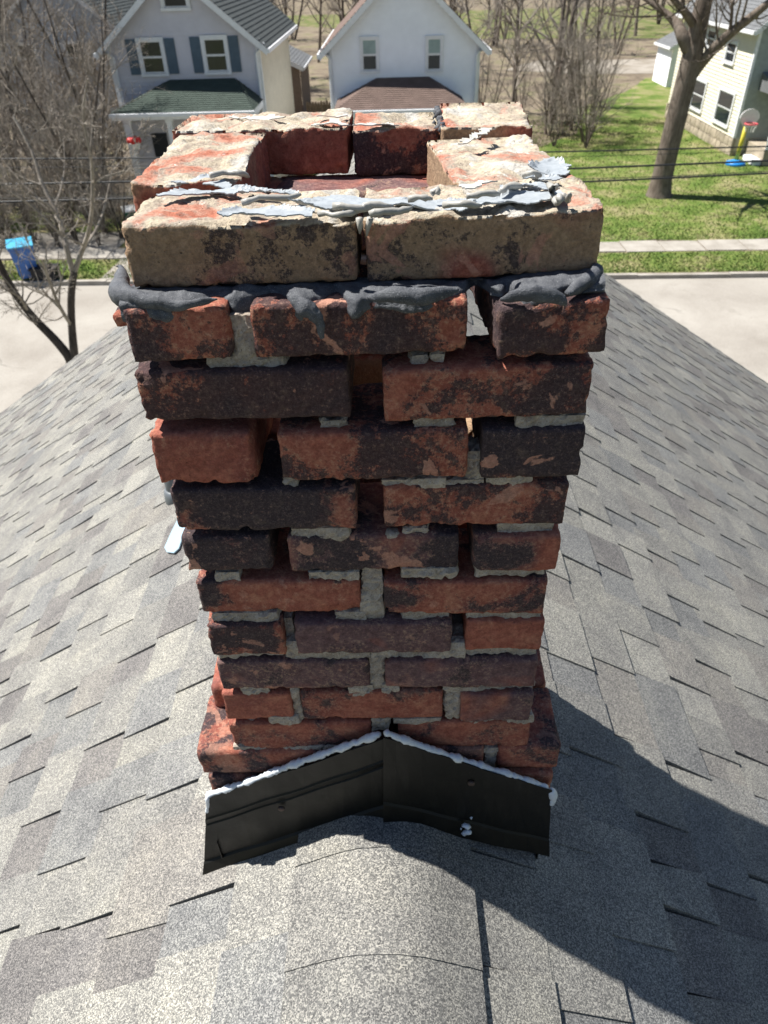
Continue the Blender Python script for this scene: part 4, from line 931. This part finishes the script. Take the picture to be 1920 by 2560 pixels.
pb_ = [bare_tree(BR, (-12.6, 31, 0), 5.2, .045, 11, 6, 9, 3, ('bark', 'twig'), G2, 1.0, name='bare_shrub', cat='shrub'), bare_tree(BR, (-14.5, 27, 0), 3.6, .032, 12, 8, 8, 3, ('bark', 'twig'), G2, 1.1, name='bare_shrub', cat='shrub'), bare_tree(BR, (-15.5, 34, 0), 7.5, .085, 13, 2, 14, 3, ('dark_bark', 'twig'), G2, .9, name='bare_tree')]
rp = random.Random(9)
for i in range(70):
    y = rp.uniform(54, 100); x = rp.uniform(-.55, .55)*y
    if x < 2 and rp.random() < .2 or (10 < x < 23 and y < 70): continue
    plant_copy(pt[i % 3], (x, y, -.02), rp.uniform(0, 6.28), rp.uniform(.8, 1.3))
for i, (x, y, s) in enumerate([(-11.6, 26.5, .8), (-13.2, 24.8, .75), (-10.9, 29.5, .9), (-16, 30, 1.1), (-17.5, 27, 1), (-14, 38, 1.2), (-17, 37, 1.3), (-12.2, 35, 1.1), (-19, 33, 1.2), (-15.2, 24.6, .7), (-12.0, 24.4, .6), (-20, 41, 1.4), (-11.2, 40, 1.2), (-9.9, 25.2, .45), (-16.8, 24.5, .8), (-13.3, 28.6, 1.0), (-18.5, 24.5, .9), (-14.9, 30.6, 1.1), (-10.6, 33, .8), (-13, 33, 1.2), (-11.4, 25.4, .55), (-12.9, 26.2, .8), (-14.2, 25.6, .75), (-15.6, 26.4, .9), (-10.4, 27.2, .6), (-11.8, 28.2, .8), (-16.4, 28.4, 1), (-17.6, 30.5, 1.1), (-12.4, 30.2, .9), (-18.2, 28, 1), (-10.6, 24.3, .7), (-9.7, 24.0, .5), (-10.1, 25.6, .8), (-9.2, 24.8, .5), (-11.1, 24.0, .7), (-8.9, 24.2, .4), (-12.6, 23.9, .6), (-13.6, 24.1, .65), (-10.9, 26.4, .9)]):
    plant_copy(pb_[i % 3], (x, y, -.02), rp.uniform(0, 6.28), s)
G3 = 'clump of bare trees beside the white house'
c0 = bare_tree('thick multi stemmed bare tree at the edge of the green lawn', (8.6, 43, 0), 9.5, .17, 31, 3, 11, 3, group=G3)
for i, (x, y, s, l) in enumerate([(6.2, 40.5, .8, 'slim bare tree close to the right wall of the white house'), (10.3, 40.2, .62, 'thin bare sapling standing nearest the green lawn'), (7.2, 46, .9, 'bare tree at the back of the clump beside the white house'), (10.8, 48, .95, 'bare tree right of the clump in front of the gravel drive'), (5.2, 45.5, .85, 'bare tree half hidden by the white house')]):
    plant_copy((c0, pt[1], pt[0])[i % 3] if i else pt[1], (x, y, -.02), rp.uniform(0, 6.28), s*(1 if i % 3 else .8), l, G3)
SAP = 'thin bare sapling in the clump beside the white house'
for i in range(9):
    plant_copy(pb_[0], (rp.uniform(4.2, 9.6), rp.uniform(36.5, 44), -.02), rp.uniform(0, 6.28), rp.uniform(.5, .9), SAP, G3)
# ---- the big yard tree on the right lawn
def limb(mb, pts, Y, n=9):
    P = []; RR = []
    for i, q in enumerate(pts):
        u, v, r = q[:3]; dy = q[3] if len(q) > 3 else 0
        P.append(AY(u, v, Y+dy)); RR.append(r)
    PP, R2 = [], []
    for i in range(len(P)-1):                # smooth the path
        p0, p1, p2, p3 = P[max(i-1, 0)], P[i], P[i+1], P[min(i+2, len(P)-1)]
        for k in range(4):
            t = k/4; PP.append(.5*((2*p1)+(p2-p0)*t+(2*p0-5*p1+4*p2-p3)*t*t+(3*p1-p0-3*p2+p3)*t**3)); R2.append(RR[i]+(RR[i+1]-RR[i])*t)
    PP.append(P[-1]); R2.append(RR[-1]); mb.tube(PP, R2, n, True); return PP, R2
yt = AZ(1424, 422)
yard = thing('yard_tree', 'tall bare tree with thick leaning trunk on the green lawn', 'tree', yt)
tk, cr = MB(), MB(); rnd = random.Random(51); YY = yt.y
limb(tk, [(1421, 432, 0.568), (1424, 415, 0.447), (1430, 385, 0.378), (1445, 320, 0.361), (1462, 250, 0.353), (1480, 180, 0.344), (1493, 130, 0.344), (1503, 85, 0.310), (1512, 40, 0.292), (1524, -10, 0.267), (1540, -80, 0.224)], YY, 14)
A = [limb(cr, [(1492, 165, .22), (1512, 140, .19), (1540, 108, .17, -.4), (1580, 70, .15, -.8), (1625, 35, .13, -1.2), (1680, -10, .1, -1.6)], YY, 10),
     limb(cr, [(1488, 105, .24), (1474, 78, .2), (1462, 52, .16, .3), (1440, 30, .11, .6), (1405, 5, .08, .9), (1370, -20, .05, 1.2)], YY, 9),
     limb(cr, [(1505, 60, .16), (1478, 25, .12, -.3), (1460, 5, .09, -.6), (1430, -30, .06, -1)], YY, 8),
     limb(cr, [(1520, 10, .16), (1545, -20, .13, .4), (1590, -60, .1, .8)], YY, 8),
     limb(cr, [(1575, 75, .06, -.8), (1580, 40, .05, -.9), (1582, 0, .04, -1.0)], YY, 6)]
for P, RR in A: branchy(cr, P, RR, rnd, 9, 2.6, 3, .3, 1.0)
up = AY(1540, -80, YY)                       # the part of the crown above the picture, which throws shadows on the lawn
for k_ in range(6):
    P, RR = grow(cr, up, Vector((rnd.gauss(0, .8), rnd.gauss(0, .8), 1)), 4.2, .16, .03, rnd, .25, 6, .1, 6); branchy(cr, P, RR, rnd, 7, 2.0, 2, .2, 1.0)
tk.build('trunk', M['bark'], yard, True); cr.build('crown', M['bark'], yard, True)
# ---- the forked tree between the roof and the street on the left
YT = 12.2
b0 = AY(155, 790, YT)
ft = thing('forked_tree', 'bare forked street tree rising behind the left roof edge', 'tree', (b0.x, YT, 0))
tk, cr = MB(), MB(); rnd = random.Random(61)
tk.tube([(b0.x+.02, YT, -.1), (b0.x, YT, .9), b0], [.17, .14, .11], 10)
A = [limb(tk, [(156, 792, .10), (148, 770, .085), (118, 733, .078), (76, 690, .07), (40, 645, .064), (10, 592, .058), (-20, 530, .05)], YT),
     limb(tk, [(162, 790, .10), (160, 760, .078), (155, 700, .068), (154, 640, .064), (160, 585, .06)], YT)]
A += [limb(cr, [(158, 590, .05), (142, 530, .044), (125, 465, .036, .3), (92, 400, .03, .5), (70, 330, .024, .7), (28, 250, .016, .9)], YT, 7),
      limb(cr, [(160, 590, .05), (178, 540, .04), (193, 495, .034, -.3), (200, 430, .03, -.5), (198, 350, .024, -.6), (180, 250, .017, -.7), (190, 170, .01, -.8)], YT, 7),
      limb(cr, [(155, 705, .035), (128, 660, .03, -.3), (108, 610, .025, -.5), (90, 560, .018, -.8)], YT, 6),
      limb(cr, [(178, 540, .03), (205, 500, .024, .4), (225, 450, .018, .7), (240, 380, .012, 1.0), (262, 290, .008, 1.2)], YT, 6),
      limb(cr, [(125, 465, .026, .3), (100, 440, .02, .2), (60, 420, .014, 0), (10, 380, .01, -.2)], YT, 6),
      limb(cr, [(60, 672, .03), (40, 640, .022, -.3), (0, 620, .015, -.6)], YT, 6)]
for P, RR in A[2:]: branchy(cr, P, RR, rnd, 8, 1.15, 3, .2, 1.1, .4)
branchy(cr, *A[0], rnd, 10, 1.1, 3, .3, 1.1, .4)
tk.build('trunk', M['dark_bark'], ft, True); cr.build('crown', M['twig'], ft, False)
# ================================================================== SMALL THINGS IN THE YARDS
M['bin_blue'] = plain('blue_plastic', (.035, .13, .40), .45, .1, spec=.5); M['lid_blue'] = plain('bright_blue_plastic', (.05, .33, .52), .4, .06, spec=.5); M['black'] = plain('black_plastic', (.015, .015, .017), .6)
def wheelie(name, label, cat, p, h, w, body, lid, rz=0):
    t = thing(name, label, cat, (0, 0, 0)); m = MB(); a, b = w*.38, w*.5
    m.add([(-a, -a, .06), (a, -a, .06), (a, a, .06), (-a, a, .06), (-b, -b*1.1, h), (b, -b*1.1, h), (b, b*1.1, h), (-b, b*1.1, h)], [(0, 3, 2, 1), (0, 1, 5, 4), (1, 2, 6, 5), (2, 3, 7, 6), (3, 0, 4, 7)]); m.box(-b*1.04, b*1.04, -b*1.15, b*1.15, h-.06, h-.002)
    m.build('body', body, t)
    m = MB(); m.prism([(-b*1.08, -b*1.2, h), (-b*1.08, b*1.25, h), (-b*1.08, b*1.2, h+.07), (-b*1.08, -b*.4, h+.10), (-b*1.08, -b*1.2, h+.03)], (b*2.16, 0, 0)); m.build('lid', lid, t)
    for s in (-1, 1):
        m = MB(); m.tube([(s*b*.8, a+.04, .11), (s*b*.8+s*.06, a+.04, .11)], .11, 14); m.build('wheel', M['black'], t)
    m = MB(); m.tube([(-b*.8, b*1.25, h-.08), (-b*.8, b*1.45, h-.02), (b*.8, b*1.45, h-.02), (b*.8, b*1.25, h-.08)], .018, 6); m.build('handle', body, t)
    t.location = p; t.rotation_euler = (0, 0, rz); return t
p = AZ(56, 607); wheelie('recycling_bin', 'blue wheeled bin with bright blue lid at the kerb on the left', 'bin', (p.x, p.y+.35, -.01), .98, .66, M['bin_blue'], M['lid_blue'], R(24))
p = AZ(95, 608)
t = thing('storage_crate', 'low black crate beside the blue wheeled bin', 'crate', (p.x, p.y+.3, -.01)); m = MB(); m.box(p.x-.35, p.x+.35, p.y+.05, p.y+.5, .0, .30); m.build('body', M['black'], t); m = MB(); m.box(p.x-.38, p.x+.38, p.y+.02, p.y+.53, .301, .35); m.build('rim', M['black'], t)
M['red'] = plain('red_plastic', (.50, .03, .025), .4); M['yellow'] = plain('yellow_plastic', (.60, .46, .02), .4); M['green_p'] = plain('dark_green_plastic', (.01, .10, .05), .5); M['white_p'] = plain('white_plastic', (.7, .7, .68), .4)
p = AY(268, 392, 24.6); wheelie('garbage_bin', 'dark green bin with white lid in front of the lavender porch', 'bin', (p.x, 24.6, -.01), .95, .5, M['green_p'], M['white_p'], .4)
p = AY(298, 348, 25.6)
t = thing('toy_slide', 'small yellow plastic slide in front of the lavender porch', 'toy slide', (p.x, 25.6, 0)); m = MB(); m.prism([(p.x-.2, 25.2, 1.0), (p.x+.2, 25.2, 1.0), (p.x+.25, 24.7, .1), (p.x-.25, 24.7, .1)], (0, .03, .05)); m.build('chute', M['yellow'], t)
m = MB()
for s in (-1, 1): m.box(p.x+s*.2-.03, p.x+s*.2+.03, 25.25, 25.32, 0, 1.15)
m.build('ladder', M['yellow'], t)
p = AY(290, 305, 26.0)
t = thing('hanging_basket', 'red and white flower basket hanging at the lavender porch', 'flower basket', p); blob('flowers', [(p+Vector((dx*.2, dy*.2, dz*.12)), .1) for dx, dy, dz in ((0, 0, 0), (.7, 0, .2), (-.7, 0, .1), (0, .7, .3), (0, -.7, .2))], M['red'], t, .04, 5, .02)
m = MB(); m.tube([p+Vector((0, 0, -.22)), p+Vector((0, 0, -.05))], [.12, .2], 12); m.build('pot', M['white_p'], t)
m = MB(); m.tube([p+Vector((0, 0, -.05)), p+Vector((0, 0, .55))], .008, 5); m.build('hanger', M['white_p'], t)
p = AZ(200, 300, .7)
t = thing('garden_table', 'white garden table on the grass left of the lavender house', 'table', (p.x, p.y, 0)); MB().box(p.x-.6, p.x+.6, p.y-.35, p.y+.35, .68, .73).build('table_top', M['white_p'], t)
for a in (-.5, .5):
    for b in (-.28, .28): MB().box(p.x+a-.025, p.x+a+.025, p.y+b-.025, p.y+b+.025, 0, .679).build('leg', M['white_p'], t)
# toddler basketball hoop
p = AZ(1588, 355); M['pole_y'] = plain('yellow_pole', (.58, .50, .06), .5); M['base_b'] = plain('blue_base', (.02, .22, .60), .4); M['rim'] = plain('pink_red_rim', (.62, .10, .12), .4); M['board'] = plain('white_backboard', (.72, .70, .70), .4)
hp = thing('basketball_hoop', 'yellow toy basketball hoop with blue base beside the cream house', 'basketball hoop', p)
m = MB(); m.tube([p+Vector((0, 0, z)) for z in (-.02, .10, .18)], [.42, .38, .12], 16); m.build('base', M['base_b'], hp, True)
m = MB(); m.tube([p+Vector((0, 0, .15)), p+Vector((.05, 0, 1.6))], .085, 12); m.build('pole', M['pole_y'], hp, True)
q = AY(1608, 275, p.y-.1); c = Vector((p.x+.06, p.y-.1, 1.75)); m = MB(); n = 14
m.prism([c+Vector((math.cos(a)*.40*(1 if math.sin(a) > -.2 else .85), 0, math.sin(a)*.34)) for a in [2*math.pi*i/n for i in range(n)]], (0, .04, 0)); m.build('backboard', M['board'], hp)
m = MB(); m.tube([c+Vector((math.cos(a)*.24, -.27+math.sin(a)*.24, -.16)) for a in [2*math.pi*i/16 for i in range(17)]], .028, 6); rim = m.build('rim', M['rim'], hp, True)
m = MB()
for i in range(10):
    a = 2*math.pi*i/10; m.tube([c+Vector((math.cos(a)*.24, -.27+math.sin(a)*.24, -.16)), c+Vector((math.cos(a+.3)*.15, -.27+math.sin(a+.3)*.15, -.46))], .008, 4)
m.build('net', M['white_p'], rim)
